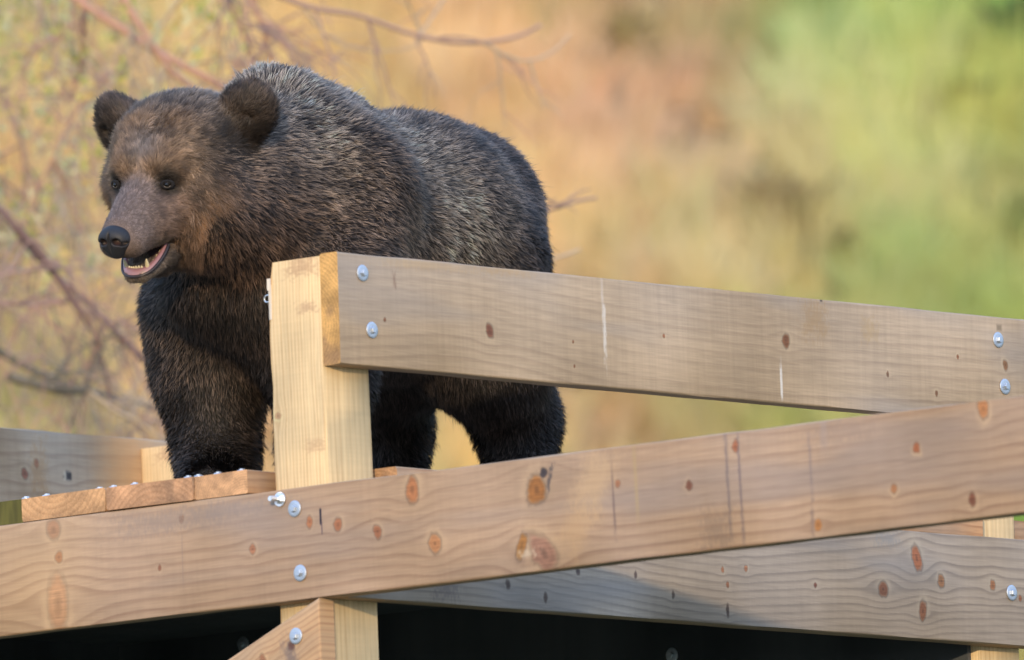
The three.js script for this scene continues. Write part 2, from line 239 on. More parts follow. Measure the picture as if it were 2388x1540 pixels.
// --- top rail (along u on the outer face of the posts)
const kn = (px, py, r, axis, val, ox, oy, o = {}) => { const p = hit(px, py, axis, val); return { x: (axis === 'z' ? p.x : p.z) - ox, y: p.y - oy, r, ...o }; };
const RL = 3.2, railY = Y0 + RT - BH; // bottom of the rail
const rk = (px, py, r, o) => kn(px, py, r, 'z', TK, 0, railY, o);
const rm = (px, py, w, h, c, a, o = {}) => ({ ...kn(px, py, 0, 'z', TK, 0, railY), w, h, c, a, ...o });
const railFace = woodMat(RL, BH, {
  saw: .035, base: [184, 160, 132], late: [154, 131, 108], seed: 11, freq: 52, amp: .42, wave: .03, grey: [156, 144, 134], greyAmt: .6, ppm: 640,
  cath: [{ x: .30, y: .1, k: .35, w: .5 }],
  knots: [rk(1142, 772, .0115, { a: 1.35, c: [136, 84, 62], halo: .4 }), rk(1833, 795, .0125, { a: 1.25, c: [138, 88, 58], halo: .35 }), rk(2345, 852, .0085, { c: [150, 104, 66] }), rk(2185, 917, .005, { c: [140, 96, 66] }), rk(897, 746, .004, { c: [140, 92, 64], halo: .2 }), rk(1548, 784, .004, { halo: .8 }), rk(2234, 833, .004, { halo: .8 }), rk(2071, 873, .0045, { c: [130, 92, 64] }), rk(1337, 798, .003, {}), rk(1340, 855, .003, {})],
  marks: [rm(1410, 775, .0045, .05, [226, 218, 208], .75, { soft: .7, ragged: 1.2 }), rm(1404, 680, .0035, .03, [205, 192, 178], .45, { soft: .8 }), rm(1822, 893, .0034, .034, [235, 228, 220], .9, { soft: .25, ragged: .5 }), rm(1822, 860, .002, .02, [205, 195, 185], .4, { soft: .7 }), rm(1900, 745, .03, .03, [164, 132, 92], .5, { soft: .8, ragged: 2 }), rm(2030, 772, .02, .02, [176, 146, 104], .5, { soft: .8, ragged: 2 }), rm(2330, 765, .008, .006, [112, 96, 74], .6, { soft: .5 }), rm(920, 655, .004, .014, [120, 90, 72], .5, { soft: .6, ragged: 1.5 }), rm(1915, 700, .004, .004, [60, 50, 44], .7, {}), rm(1010, 620, .12, .008, [188, 152, 104], .35, { soft: .9, ragged: 1.5 }), rm(1185, 632, .06, .008, [186, 150, 104], .45, { soft: .9, ragged: 1.5 })],
});
const railEnd = std({ map: endTex({ base: [206, 160, 96], px: -.35, py: .35, seed: 15, freq: 30, asp: 1, stain: .55 }), roughness: .8 });
const rail = mesh('top_rail', timberGeo(RL, BH, TK, { seed: 12, r: .004, jit: .0011 }), [railFace, plain.rail, plain.rail, plain.rail, railEnd, endPale], platform);
rail.position.set(0, railY + BH / 2, TK / 2);
for (const [px, py] of [[846, 637], [868, 770], [2329, 793], [2345, 902]]) { const p = hit(px, py, 'z', TK + .002); bolt(rail, p.x, p.y - rail.position.y, TK / 2 + .0006); }

// --- cross beam (along n in front of the post) 
const CN0 = -2.6, CN1 = 3.0, CL = CN1 - CN0;
const ck = (px, py, r, o) => kn(px, py, r, 'x', -TK, 0, Y0 - BH, o);
const cm = (px, py, w, h, c, a, o = {}) => ({ ...kn(px, py, 0, 'x', -TK, 0, Y0 - BH), w, h, c, a, ...o });
// the face is made as one long texture over the part in view: n from -1.35 to 2.35
const FX0 = -1.35, FX1 = 2.35, shiftX = k => ({ ...k, x: k.x - FX0 });
const crossFace = woodMat(FX1 - FX0, BH, {
  base: [172, 143, 116], late: [136, 106, 84], seed: 21, freq: 46, amp: .42, wave: .055, grey: [152, 134, 122], greyAmt: .7, ppm: 553,
  knots: [ck(135, 1408, .030, { a: 2.2, c: [192, 138, 100], halo: .9, o: .8, rim: .6 }), ck(137, 1300, .012, { a: 1.1, c: [158, 102, 66], halo: .8 }), ck(125, 1235, .02, { a: 1.1, c: [156, 108, 78], halo: .5, o: .75 }), ck(422, 1210, .007, { c: [150, 108, 80] }), ck(588, 1281, .009, { a: 1.2, c: [178, 118, 84] }), ck(372, 1325, .005, { c: [150, 96, 70] }), ck(722, 1217, .009, { c: [178, 114, 76] }), ck(788, 1224, .011, { c: [172, 108, 72] }), ck(880, 1240, .011, { c: [168, 106, 72] }), ck(960, 1142, .017, { a: 1.7, c: [186, 120, 76], halo: .8 }), ck(1014, 1268, .016, { a: 1.4, c: [186, 128, 84], halo: .7 }), ck(1252, 1143, .026, { a: 1.1, c: [176, 112, 52], halo: .6 }), ck(1268, 1103, .012, { a: .8, c: [70, 60, 62], halo: .2, t: .5 }), ck(1268, 1290, .030, { a: 1.5, c: [158, 112, 92], halo: .6, t: .75, rim: .7, o: .8 }), ck(1216, 1275, .012, { a: 2.6, c: [164, 110, 52], halo: .1, t: -.35 }), ck(1607, 1132, .0085, { c: [128, 80, 60], halo: .5 }), ck(1715, 1040, .009, { c: [168, 100, 62] }), ck(2293, 952, .015, { a: 1.4, c: [196, 130, 78], halo: .9 }), ck(2137, 1044, .009, { c: [176, 104, 66], halo: .9 }), ck(2085, 1140, .008, { c: [176, 120, 80], halo: .9 }), ck(2268, 1165, .0095, { a: 1.5, c: [128, 78, 58], halo: .6 }), ck(1440, 1128, .007, { c: [180, 120, 84] }), ck(1908, 1225, .011, { c: [180, 120, 66], rim: .2 })].map(shiftX),
  marks: [cm(747, 1205, .0022, .016, [34, 28, 40], .95, { soft: .2 }), cm(750, 1232, .0014, .012, [80, 64, 72], .8, { soft: .3 }), cm(1430, 1160, .0026, .07, [104, 84, 78], .55, { soft: .5, ragged: 1, t: .03 }), cm(1482, 1120, .004, .07, [176, 150, 104], .5, { soft: .6, t: .03 }), cm(1698, 1130, .0035, .10, [104, 92, 92], .5, { soft: .6, ragged: 1.2, t: .03 }), cm(1727, 1130, .0032, .10, [100, 86, 88], .52, { soft: .6, ragged: 1.2, t: .03 }), cm(1890, 1080, .003, .06, [128, 112, 108], .5, { soft: .6, ragged: 1, t: .03 }), cm(1895, 1215, .004, .03, [120, 100, 92], .5, { soft: .6, ragged: 1.4 }), cm(1960, 1005, .06, .016, [150, 128, 112], .55, { soft: .8, ragged: 1.6 }), cm(1920, 985, .008, .05, [158, 140, 130], .45, { soft: .7 }), cm(1670, 1240, .03, .03, [130, 112, 100], .4, { soft: .8, ragged: 2.4 }), cm(410, 1215, .12, .018, [140, 122, 110], .55, { soft: .9, ragged: 1.5 }), cm(560, 1185, .1, .012, [142, 126, 116], .5, { soft: .9, ragged: 1.5 }), cm(405, 1462, .02, .01, [110, 92, 84], .5, { soft: .8, ragged: 2 }), cm(460, 1455, .012, .01, [110, 94, 88], .5, { soft: .8, ragged: 2 }), cm(425, 1310, .0015, .05, [140, 118, 106], .5, { soft: .5 }), cm(80, 1350, .12, .12, [204, 164, 110], .35, { soft: 1 }), cm(1385, 1120, .035, .055, [198, 164, 122], .55, { soft: .8, ragged: .8, t: -.5 }), cm(1345, 1230, .03, .045, [196, 160, 118], .5, { soft: .8, ragged: .8, t: -.7 }), cm(1281, 1118, .004, .022, [74, 66, 66], .75, { soft: .7, ragged: 2, t: -.3 }), cm(1228, 1290, .02, .006, [206, 186, 160], .6, { soft: .8, ragged: 2 })].map(shiftX),
});
const crossGeo = timberGeo(CL, BH, TK, { seed: 22, jit: .0012 });
{ const u = crossGeo.attributes.uv, p = crossGeo.attributes.position, fr = crossGeo.groups[0]; for (let i = fr.start; i < fr.start + fr.count; i++) u.setX(i, (p.getX(i) + CN0 - FX0) / (FX1 - FX0)); }
crossFace.map.wrapS = crossFace.bumpMap.wrapS = THREE.MirroredRepeatWrapping; crossFace.map.wrapT = crossFace.bumpMap.wrapT = THREE.MirroredRepeatWrapping;
const cross = mesh('cross_beam', crossGeo, [crossFace, plain.rail, plain.rail, plain.rail, endPale, endPale], platform);
cross.rotation.y = -Math.PI / 2; cross.position.set(-TK / 2, Y0 - BH / 2, CN0);
for (const [px, py, o] of [[652, 1165, { stud: .022, wr: .015, hr: .0095, hh: .009, mat: galvBright }], [686, 1187, {}], [699, 1337, {}]]) { const p = hit(px, py, 'x', -TK - .002); bolt(cross, p.z - CN0, p.y - cross.position.y, TK / 2 + .0006, o); }

// --- side beam (along u below the rail, under the deck)
const sk = (px, py, r, o) => kn(px, py, r, 'z', TK, .001, Y0 - BH, o);
const sm = (px, py, w, h, c, a, o = {}) => ({ ...kn(px, py, 0, 'z', TK, .001, Y0 - BH), w, h, c, a, ...o });
const sideFace = woodMat(RL, BH, {
  base: [158, 142, 124], late: [126, 112, 98], seed: 37, freq: 62, amp: .6, wave: .05, grey: [138, 132, 128], greyAmt: .6, ppm: 640, cath: [{ x: 1.15, y: .1, k: -.3, w: .5 }],
  knots: [sk(2138, 1303, .0155, { a: 2.0, c: [156, 92, 56], t: .3, halo: .5 }), sk(2060, 1375, .0165, { a: 1.1, c: [132, 84, 58], halo: .6 }), sk(2196, 1356, .012, { c: [152, 104, 66], halo: .6 }), sk(2316, 1366, .009, { c: [150, 98, 62], halo: .5 }), sk(2153, 1427, .013, { a: 1.6, c: [146, 92, 62], t: -.2, halo: .5 }), sk(1348, 1332, .007, { c: [92, 74, 66], halo: .1 }), sk(1185, 1364, .007, { a: 1.5, c: [92, 76, 68], halo: .1 }), sk(1272, 1393, .006, { a: 2, c: [92, 76, 68], halo: .1 }), sk(1483, 1341, .005, { a: 1.6, c: [96, 78, 70], halo: .1 }), sk(1570, 1388, .005, { a: 1.8, c: [100, 82, 70], halo: .1 }), sk(1697, 1425, .005, { a: 3, c: [96, 76, 64], halo: .1 }), sk(1685, 1330, .005, { c: [170, 112, 76], halo: .6 }), sk(1740, 1327, .006, { c: [170, 112, 76], halo: .8 }), sk(1697, 1365, .005, { c: [150, 96, 66] }), sk(1902, 1365, .005, { c: [120, 72, 56] }), sk(2380, 1396, .006, {})],
  marks: [sm(2070, 1256, .03, .012, [130, 128, 126], .5, { soft: .9, ragged: 2 }), sm(1040, 1370, .03, .02, [108, 96, 92], .5, { soft: .8, ragged: 2 })],
});
const side = mesh('side_beam', timberGeo(RL, BH, TK, { seed: 32, jit: .0011 }), [sideFace, plain.rail, plain.rail, plain.rail, endPale, endPale], platform);
side.position.set(.001, Y0 - BH / 2, TK / 2);
{ const p = hit(2360, 1383, 'z', TK + .002); bolt(side, p.x, p.y - side.position.y, TK / 2 + .0006); }

// --- posts
const postA = woodMat(3.0, PW, { base: [228, 200, 154], late: [206, 172, 126], seed: 41, freq: 105, amp: .7, wave: .03, greyAmt: .12, ppm: 680, knots: [{ x: 2.69, y: .012, r: .008, a: 1.2, c: [196, 146, 108], o: .6, rim: .3 }, { x: 2.18, y: .05, r: .01, c: [196, 150, 110], o: .6 }], marks: [{ x: 2.985, y: .09, w: .015, h: .03, c: [170, 130, 100], a: .5, soft: .9, ragged: 2 }, { x: 2.9, y: .1, w: .008, h: .02, c: [168, 132, 104], a: .45, soft: .8, ragged: 2 }, { x: 2.62, y: .11, w: .01, h: .02, c: [178, 140, 108], a: .4, soft: .8, ragged: 2 }] });
const postB = woodMat(3.0, PW, { base: [220, 192, 146], late: [198, 164, 118], seed: 43, freq: 70, amp: .6, wave: .04, greyAmt: .15, ppm: 680, marks: [{ x: 2.5, y: .085, w: .5, h: .0035, c: [238, 210, 160], a: .55, soft: .6 }], knots: [{ x: 2.08, y: .05, r: .009, c: [150, 106, 74] }, { x: 1.99, y: .1, r: .006, c: [150, 106, 74] }, { x: 2.03, y: .085, r: .006, c: [150, 106, 74] }, { x: 1.93, y: .11, r: .006, c: [150, 106, 74] }] });
function post(name, u0, n0, top, o = {}) { // the square u0..u0+PW, n0-PW..n0, from the ground to the given height
  const y0 = o.y0 ?? 0, L = top - y0, g = timberGeo(L, PW, PW, { seed: o.seed ?? 44, jit: o.jit ?? .001, jag: o.jag, r: .004 });
  for (const k of [0, 1, 2, 3]) { const gr = g.groups[k], u = g.attributes.uv, p = g.attributes.position; for (let i = gr.start; i < gr.start + gr.count; i++) u.setX(i, 1 - (L - p.getX(i)) / 3.0); }
  const m = mesh(name, g, [postB, plain.pine, postA, plain.pine, endPale, endPale], platform);
  m.rotation.z = Math.PI / 2; m.position.set(u0 + PW / 2, y0, n0 - PW / 2); return m;
}
const topY = Y0 + RT - .004;
// the corner post has a splintered arris on its left edge near the top
const corner = post('post', 0, 0, topY, { seed: 45, jit: .0016, jag: (x, y, z) => { const d = topY - x; if (y > 0 && z < -.03) { const k = d < .055 ? 0 : d < .075 ? 1 : .35; return [0, -.006 * k + (vn(x * 60, 2, 5) - .5) * .003 + (d < .05 ? .007 : 0)]; } return [0, 0]; } });
const farPost = post('post', 2.037, 0, topY - .01, { seed: 46 });
post('post', 2.037, -2.222, Y0 + RT - .05, { seed: 47, y0: Y0 + .003 }).userData.label = 'pale sunlit post at the far left rail';
post('post', 0, -2.3, Y0 - .01, { seed: 48 });
post('post', .0, 2.9, Y0 - .01, { seed: 49 });

// --- far rail on the other side of the platform, seen left of the bear
{
  const L = 2.6, zf = -2.361, y1 = hit(160, 1010, 'z', zf).y, u0 = 2.175 - L, by = y1 - BH;
  const k = (px, py, r, o) => kn(px, py, r, 'z', zf, u0, by, o), m = (px, py, w, h, c, a, o = {}) => ({ ...kn(px, py, 0, 'z', zf, u0, by), w, h, c, a, ...o });
  const f = woodMat(L, BH, { base: [186, 162, 134], late: [158, 132, 108], seed: 53, freq: 40, amp: .5, wave: .06, grey: [158, 142, 126], greyAmt: .45, ppm: 640, knots: [k(57, 1105, .011, { a: 1, c: [170, 112, 88], halo: .4 }), k(84, 1081, .009, { c: [168, 104, 80], halo: .3 }), k(157, 1110, .0125, { a: 1, c: [58, 50, 46], halo: 0, rim: 1.3 })], marks: [m(90, 1105, .02, .05, [176, 136, 92], .5, { soft: .8, ragged: 2 }), m(155, 1111, .0095, .0095, [214, 196, 168], .8, { soft: .4 }), m(160, 1111, .008, .0075, [52, 46, 44], .95, { soft: .4 }), m(290, 1080, .07, .12, [196, 150, 98], .5, { soft: .9, ragged: .6 })] });  // large warm mark at the right end paints in sunlight on the wood
  const g = mesh('far_rail', timberGeo(L, BH, TK, { seed: 52, jit: .0012 }), [f, plain.rail, plain.rail, plain.rail, endPale, endPale], platform);
  g.position.set(u0, by + BH / 2, zf - TK / 2);
}

// --- deck boards along u, ends in view at the left; gaps between them
const DT = .047, deckTop = Y0 + DT + .002, endMats = [[201, 156, 112, .35, -.35, 1.3], [196, 150, 112, .55, .2, -1], [204, 160, 118, .5, .8, -1.4], [206, 160, 118, .25, 1.4, -.6]].map((a, i) => std({ map: endTex({ base: a.slice(0, 3), stain: a[3], px: .5 + a[4] * .3, py: a[5] * .3, seed: 60 + i, freq: 17 + i * 3, asp: 1 }), roughness: .85 }));
const mossy = std({ map: texture(64, 64, (i, j) => { const n = fbm(i * .3, j * .05, 6, 3), m = sstep(.35, .75, i / 64 + (fbm(i * .1, j * .1, 9, 2) - .5) * .6); return [lerp(104, 96, m) * (.7 + .6 * n), lerp(82, 92, m) * (.7 + .6 * n), lerp(54, 42, m) * (.7 + .6 * n)]; }), roughness: .9 });
const deckSide = woodMat(3.4, DT, { base: [196, 148, 104], late: [160, 112, 74], seed: 66, freq: 70, ppm: 500 });
function deckBoard(u0, u1, n0, n1, endMat, seed) {
  const g = mesh('deck_board', timberGeo(u1 - u0, DT, n1 - n0, { seed, jit: .0014, r: .004 }), [deckSide, deckSide, plain.rail, plain.rail, endMat, endPale], platform);
  g.position.set(u0, Y0 + .002 + DT / 2, (n0 + n1) / 2); return g;
}
const nAt = px => hit(px, 1150, 'x', -TK).z;
const edges = [[nAt(577), nAt(453)], [nAt(451), nAt(249)], [nAt(243), nAt(47)], [nAt(43), nAt(-150)]];
const U1 = 3.3;
const boards = edges.map(([b, a], i) => deckBoard(-TK + .002 - (i === 1 ? .004 : 0) + (i === 3 ? .012 : 0), U1, a, b, [endMats[3], endMats[1], endMats[0], mossy][i], 70 + i));
for (let n = nAt(-154), i = 0; n > -2.1; n -= .23, i++) deckBoard(-TK, U1, Math.max(n - .225, -2.34), n, endMats[i % 4], 76 + i);
const edgeBoard = deckBoard(hit(925, 1100, 'z', .03).x, 2.037 - .004, -.175, .03, endMats[2], 81);
deckBoard(2.037 + PW + .004, U1, -.175, -.012, endMats[0], 82);
edgeBoard.position.y -= .0013;
function screw(board, px, n) { const p = hit(px, 1130, 'x', -TK + .02), z = n ?? p.z; const s = mesh('screw', screwGeo, galvBright, board); s.position.set(-TK + .02 - board.position.x, DT / 2, z - board.position.z); }
const screwGeo = boltGeo(.0105, .006, .0032, .4); screwGeo.rotateX(-Math.PI / 2);
for (const [b, px] of [[2, 60], [2, 108], [2, 232], [1, 265], [1, 315], [1, 440], [0, 464], [0, 510], [0, 565]]) screw(boards[b], px);
{ const p = hit(1018, 1086, 'z', -.05), s = mesh('screw', screwGeo, galvBright, edgeBoard); s.position.set(p.x - edgeBoard.position.x, DT / 2, -.05 - edgeBoard.position.z); s.scale.setScalar(1.25); }

// --- black painted panels that line the space under the deck: ceiling, back wall and left wall
{
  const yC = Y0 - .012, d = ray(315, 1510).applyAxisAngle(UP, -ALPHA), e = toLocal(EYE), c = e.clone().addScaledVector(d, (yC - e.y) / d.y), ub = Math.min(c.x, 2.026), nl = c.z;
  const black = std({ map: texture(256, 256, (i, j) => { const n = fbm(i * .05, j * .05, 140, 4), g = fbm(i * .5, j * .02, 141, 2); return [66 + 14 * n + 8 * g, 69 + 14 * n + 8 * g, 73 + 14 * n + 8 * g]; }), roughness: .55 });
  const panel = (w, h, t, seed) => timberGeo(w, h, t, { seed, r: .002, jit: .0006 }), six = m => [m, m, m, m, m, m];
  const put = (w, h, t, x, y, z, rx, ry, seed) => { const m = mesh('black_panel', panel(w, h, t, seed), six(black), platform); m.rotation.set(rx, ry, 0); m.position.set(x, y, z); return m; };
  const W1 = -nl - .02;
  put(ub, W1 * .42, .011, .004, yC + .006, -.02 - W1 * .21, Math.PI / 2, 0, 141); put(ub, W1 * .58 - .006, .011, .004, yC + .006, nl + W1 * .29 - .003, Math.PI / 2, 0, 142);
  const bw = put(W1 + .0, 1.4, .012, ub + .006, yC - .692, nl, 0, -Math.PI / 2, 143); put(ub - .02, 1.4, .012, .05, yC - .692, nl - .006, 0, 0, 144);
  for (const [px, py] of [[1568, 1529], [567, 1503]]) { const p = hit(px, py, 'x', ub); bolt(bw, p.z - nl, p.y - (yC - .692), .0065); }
  console.log('under deck', ub.toFixed(2), nl.toFixed(2));
}

// --- knee brace on the corner post below the cross beam
{
  const xf = -TK - .001, A = hit(741, 1399, 'x', xf), B = hit(532, 1542, 'x', xf), dirn = Math.atan2(B.y - A.y, B.z - A.z); // in the n-y plane
  const dz = B.z - A.z, dy = B.y - A.y, sl = dy / dz, wv = .16, len = 1.1; // lower edge hangs wv below, cut plumb at the post
  const sh = new THREE.Shape(); const z0 = A.z, y0 = A.y;
  sh.moveTo(0, 0); sh.lineTo(-len, -len * sl); sh.lineTo(-len, -len * sl - wv); sh.lineTo(0, -wv); sh.closePath();
  const g = new THREE.ExtrudeGeometry(sh, { depth: TK - .006, bevelEnabled: true, bevelSize: .003, bevelThickness: .003, bevelSegments: 2, steps: 1 });
  const p = g.attributes.position, uv = g.attributes.uv, ca = Math.cos(Math.atan(sl)), sa = Math.sin(Math.atan(sl));
  for (let i = 0; i < p.count; i++) { const x = p.getX(i), y = p.getY(i); uv.setXY(i, (x * ca + y * sa + 1.2) / 1.25, (y * ca - x * sa + .16) / .2); }
  g.translate(0, 0, .003);
  const pb = hit(691, 1484, 'x', xf), tx = (pb.z - z0) * ca + (pb.y - y0) * sa + 1.2, ty = (pb.y - y0) * ca - (pb.z - z0) * sa + .16;
  const m = woodMat(1.25, .2, { base: [200, 162, 122], late: [168, 126, 92], seed: 95, freq: 75, amp: .7, ppm: 700, knots: [{ x: tx - .02, y: ty - .012, r: .009, c: [120, 72, 60], halo: .2 }, { x: tx - .1, y: ty - .005, r: .009, a: 2, c: [176, 120, 86] }, { x: tx + .02, y: ty + .075, r: .008, a: 1.6, c: [150, 96, 70] }], marks: [{ x: tx - .03, y: ty - .035, w: .012, h: .03, c: [104, 92, 92], a: .6, soft: .9, ragged: 1.6 }] });
  const b = mesh('knee_brace', g, [m, m], platform); b.rotation.y = -Math.PI / 2; b.position.set(xf + TK + .0005 - .001, y0, z0);
  bolt(b, pb.z - z0, pb.y - y0, TK + .0006);
}
// --- torn pale slivers on the left arris of the corner post
{
  const m = std({ color: new THREE.Color(.74, .66, .56), roughness: .9 });
  for (const [py, len, w, out, sd] of [[664, .024, .007, .0008, 202], [706, .07, .0045, .0005, 203]]) { const p = hit(630, py, 'x', 0), g = timberGeo(len, w, .007, { seed: sd, r: .0016, jit: .0026 }), s = mesh('splinter', g, [m, m, m, m, m, m], platform); s.rotation.z = Math.PI / 2; s.position.set(.0005, p.y - len / 2, -PW + .002 - out); }
}
// --- small wire staple on the back of the corner post
{
  const g = new THREE.TubeGeometry(new THREE.CatmullRomCurve3([V(0, .006, .012), V(0, .007, -.006), V(0, 0, -.010), V(0, -.006, -.006), V(0, -.004, .012)]), 20, .0016, 6), s = mesh('wire_staple', g, galvBright, platform);
  const p = hit(617, 700, 'x', .02); s.position.set(.012, p.y, -PW - .014); }

// ---------------------------------------------------------------- the bear
const DB = 30.3;
const headYaw = 0.53, headPitch = 0.30, headRoll = 0.0;
const E0 = at(329, 431, 30.19);                          // between the eyes
const hF = cR.clone().multiplyScalar(-Math.sin(headYaw) * Math.cos(headPitch)).addScaledVector(cU, -Math.sin(headPitch)).addScaledVector(cF, -Math.cos(headYaw) * Math.cos(headPitch));
const hL = cR.clone().multiplyScalar(Math.cos(headYaw)).addScaledVector(cF, -Math.sin(headYaw));
const hU = hF.clone().cross(hL);
{ const l = hL.clone(), u = hU.clone(); hL.copy(l).multiplyScalar(Math.cos(headRoll)).addScaledVector(u, Math.sin(headRoll)); hU.copy(u).multiplyScalar(Math.cos(headRoll)).addScaledVector(l, -Math.sin(headRoll)); }
const hp = (f, l, u) => E0.clone().addScaledVector(hF, f).addScaledVector(hL, l).addScaledVector(hU, u);
const toHead = p => { const d = p.clone().sub(E0); return [d.dot(hF), d.dot(hL), d.dot(hU)]; };
const back = cR.clone().multiplyScalar(.47).addScaledVector(cF, .88).normalize(); back.y *= .3; back.normalize();
const ba = (x, y, d) => at(x, y, d + .45), deckAt = (px, d) => atY(px, d + .45, deckTop);
// rounded cones and ellipsoids: {a,ra,b,rb} or {c,r,axes}; k = blend radius
const prims = [];
const seg = (a, ra, b, rb, o) => prims.push({ a, b, ra, rb, ...o });
const dn = V(0, -1, 0), H_ = (f, l, u) => hF.clone().multiplyScalar(f).addScaledVector(hL, l).addScaledVector(hU, u).normalize();
const mixv = (...a) => { const v = V(); for (let i = 0; i < a.length; i += 2) v.addScaledVector(a[i], a[i + 1]); return v.normalize(); };
// torso
seg(ba(640, 283, 30.27), .098, ba(735, 345, 30.40), .115, { n: 'hump', flow: mixv(back, 1, dn, .25), len: .036 });
seg(ba(800, 452, 30.20), .138, ba(752, 640, 30.10), .128, { n: 'shoulder', flow: mixv(back, .7, dn, .8), len: .035 });
seg(ba(560, 470, 30.34), .13, ba(486, 735, 30.24), .108, { n: 'shoulder', flow: mixv(back, .5, dn, 1), len: .035 });
seg(hp(-.16, 0, -.01), .120, ba(680, 420, 30.22), .160, { n: 'neck', flow: mixv(back, 1, dn, .45), len: .038 });
seg(hp(-.12, .05, -.10), .09, ba(650, 520, 30.12), .12, { n: 'ruff', flow: mixv(back, .8, dn, .8), len: .042 });
seg(ba(770, 510, 30.36), .19, ba(950, 515, 30.68), .200, { n: 'flank', flow: mixv(back, 1, dn, .6), len: .035 });
seg(ba(930, 520, 30.68), .19, ba(1048, 512, 30.92), .182, { n: 'rump', flow: mixv(back, .8, dn, .6), len: .034 });
seg(ba(505, 655, 30.06), .105, ba(640, 690, 30.12), .14, { n: 'chest', flow: mixv(back, .25, dn, 1), len: .038 });
seg(ba(1040, 806, 30.80), .09, ba(1050, 858, 30.84), .055, { n: 'belly', flow: mixv(back, .2, dn, 1), len: .05 });
seg(ba(760, 700, 30.36), .14, ba(985, 745, 30.72), .125, { n: 'belly', flow: mixv(back, .4, dn, 1), len: .038 });
// legs
const leg = (pts, n, len, flow) => { for (let i = 0; i + 1 < pts.length; i++) seg(pts[i][0], pts[i][1], pts[i + 1][0], pts[i + 1][1], { n, flow, len }); };
const padY = (px, d, r) => { const p = deckAt(px, d); p.y += r; return p; };
const fdn = mixv(dn, 1, back, .22);
leg([[ba(490, 720, 30.24), .112], [ba(492, 880, 30.25), .090], [ba(505, 1060, 30.22), .060], [padY(500, 30.16, .05), .052]], 'foreleg', .029, fdn);
leg([[padY(500, 30.18, .042), .045], [padY(478, 30.04, .035), .042]], 'paw', .02, mixv(back, -1, dn, .4));
leg([[ba(748, 700, 30.10), .12], [ba(752, 880, 30.11), .082], [ba(750, 1060, 30.08), .058], [padY(748, 30.02, .05), .052]], 'foreleg', .029, fdn);
leg([[padY(748, 30.04, .042), .045], [padY(728, 29.93, .035), .042]], 'paw', .02, mixv(back, -1, dn, .4));
leg([[ba(1120, 640, 30.78), .135], [ba(1140, 830, 30.70), .108], [ba(1205, 980, 30.86), .064], [padY(1208, 30.80, .05), .055]], 'hindleg', .028, fdn);
leg([[padY(1212, 30.80, .042), .046], [padY(1185, 30.62, .035), .042]], 'paw', .02, mixv(back, -1, dn, .4));
leg([[ba(880, 640, 30.86), .13], [ba(872, 830, 30.80), .10], [ba(908, 1000, 30.98), .062], [padY(910, 30.92, .05), .053]], 'hindleg', .029, fdn);
leg([[padY(910, 30.92, .042), .046], [padY(885, 30.75, .035), .042]], 'paw', .02, mixv(back, -1, dn, .4));
seg(ba(1215, 560, 31.06), .035, ba(1235, 600, 31.10), .02, { n: 'tail', flow: dn, len: .035 });
const NB = prims.length;
// head, built in its own axes: forward, left, up from between the eyes
const hb = H_(-1, 0, .0);
seg(hp(-.182, .028, .036), .097, hp(-.182, -.022, .036), .092, { n: 'crown', flow: H_(-1, 0, .3), len: .017, head: 1, k: .03 });
for (const s of [-1, 1]) {
  seg(hp(-.045, s * .034, .020), .047, hp(-.12, s * .042, .055), .060, { n: 'brow', flow: H_(-1, s * .25, .55), len: .009, head: 1, k: .022 });
  seg(hp(-.115, s * .060, -.045), .074, hp(-.085, s * .046, -.10), .05, { n: 'cheek', flow: H_(-.8, s * .8, -.5), len: .034, head: 1, k: .03 });
  seg(hp(-.055, s * .050, -.045), .042, hp(.025, s * .028, -.076), .036, { n: 'cheekbone', flow: H_(-1, s * .5, -.1), len: .010, head: 1, k: .025 });
  seg(hp(-.01, s * .027, -.072), .041, hp(.104, s * .0175, -.091), .0305, { n: 'muzzle', flow: H_(-1, s * .35, -.25), len: .008, head: 1, k: .018 });
  seg(hp(-.195, s * .090, .050), .045, hp(-.216, s * .135, .070), .034, { n: 'earbase', flow: H_(-.4, s * .6, 1), len: .02, head: 1, k: .03 });
}
seg(hp(-.03, 0, -.028), .054, hp(.10, 0, -.068), .036, { n: 'bridge', flow: H_(-1, 0, .15), len: .008, head: 1, k: .02 });
seg(hp(.108, 0, -.074), .026, hp(.112, 0, -.090), .024, { n: 'muzzle', flow: H_(-1, 0, 0), len: .004, head: 1, k: .012 });
seg(hp(-.08, 0, -.13), .055, hp(-.01, 0, -.155), .036, { n: 'jaw', flow: H_(-1, 0, -.6), len: .022, head: 1, k: .03 });
seg(hp(-.02, 0, -.154), .031, hp(.05, 0, -.170), .017, { n: 'chin', flow: H_(-1, 0, -.5), len: .008, head: 1, k: .015 });
for (const s of [-1, 1]) seg(hp(-.0, s * .030, -.148), .020, hp(.070, s * .012, -.172), .0135, { n: 'chin', flow: H_(-1, s * .3, -.5), len: .008, head: 1, k: .012 });
const earAx = s => { const z = H_(.86, s * .42, -.1), y = H_(.12, s * .42, 1); const x = y.clone().cross(z).normalize(); return [x, z.clone().cross(x).normalize(), z]; };
for (const s of [-1, 1]) prims.push({ c: hp(-.214, s < 0 ? -.166 : .146, s < 0 ? .064 : .090), rad: [.057, .064, .034], ax: earAx(s), n: 'ear', s, flow: H_(-.3, s * .45, 1), len: .021, head: 1, k: .018 });

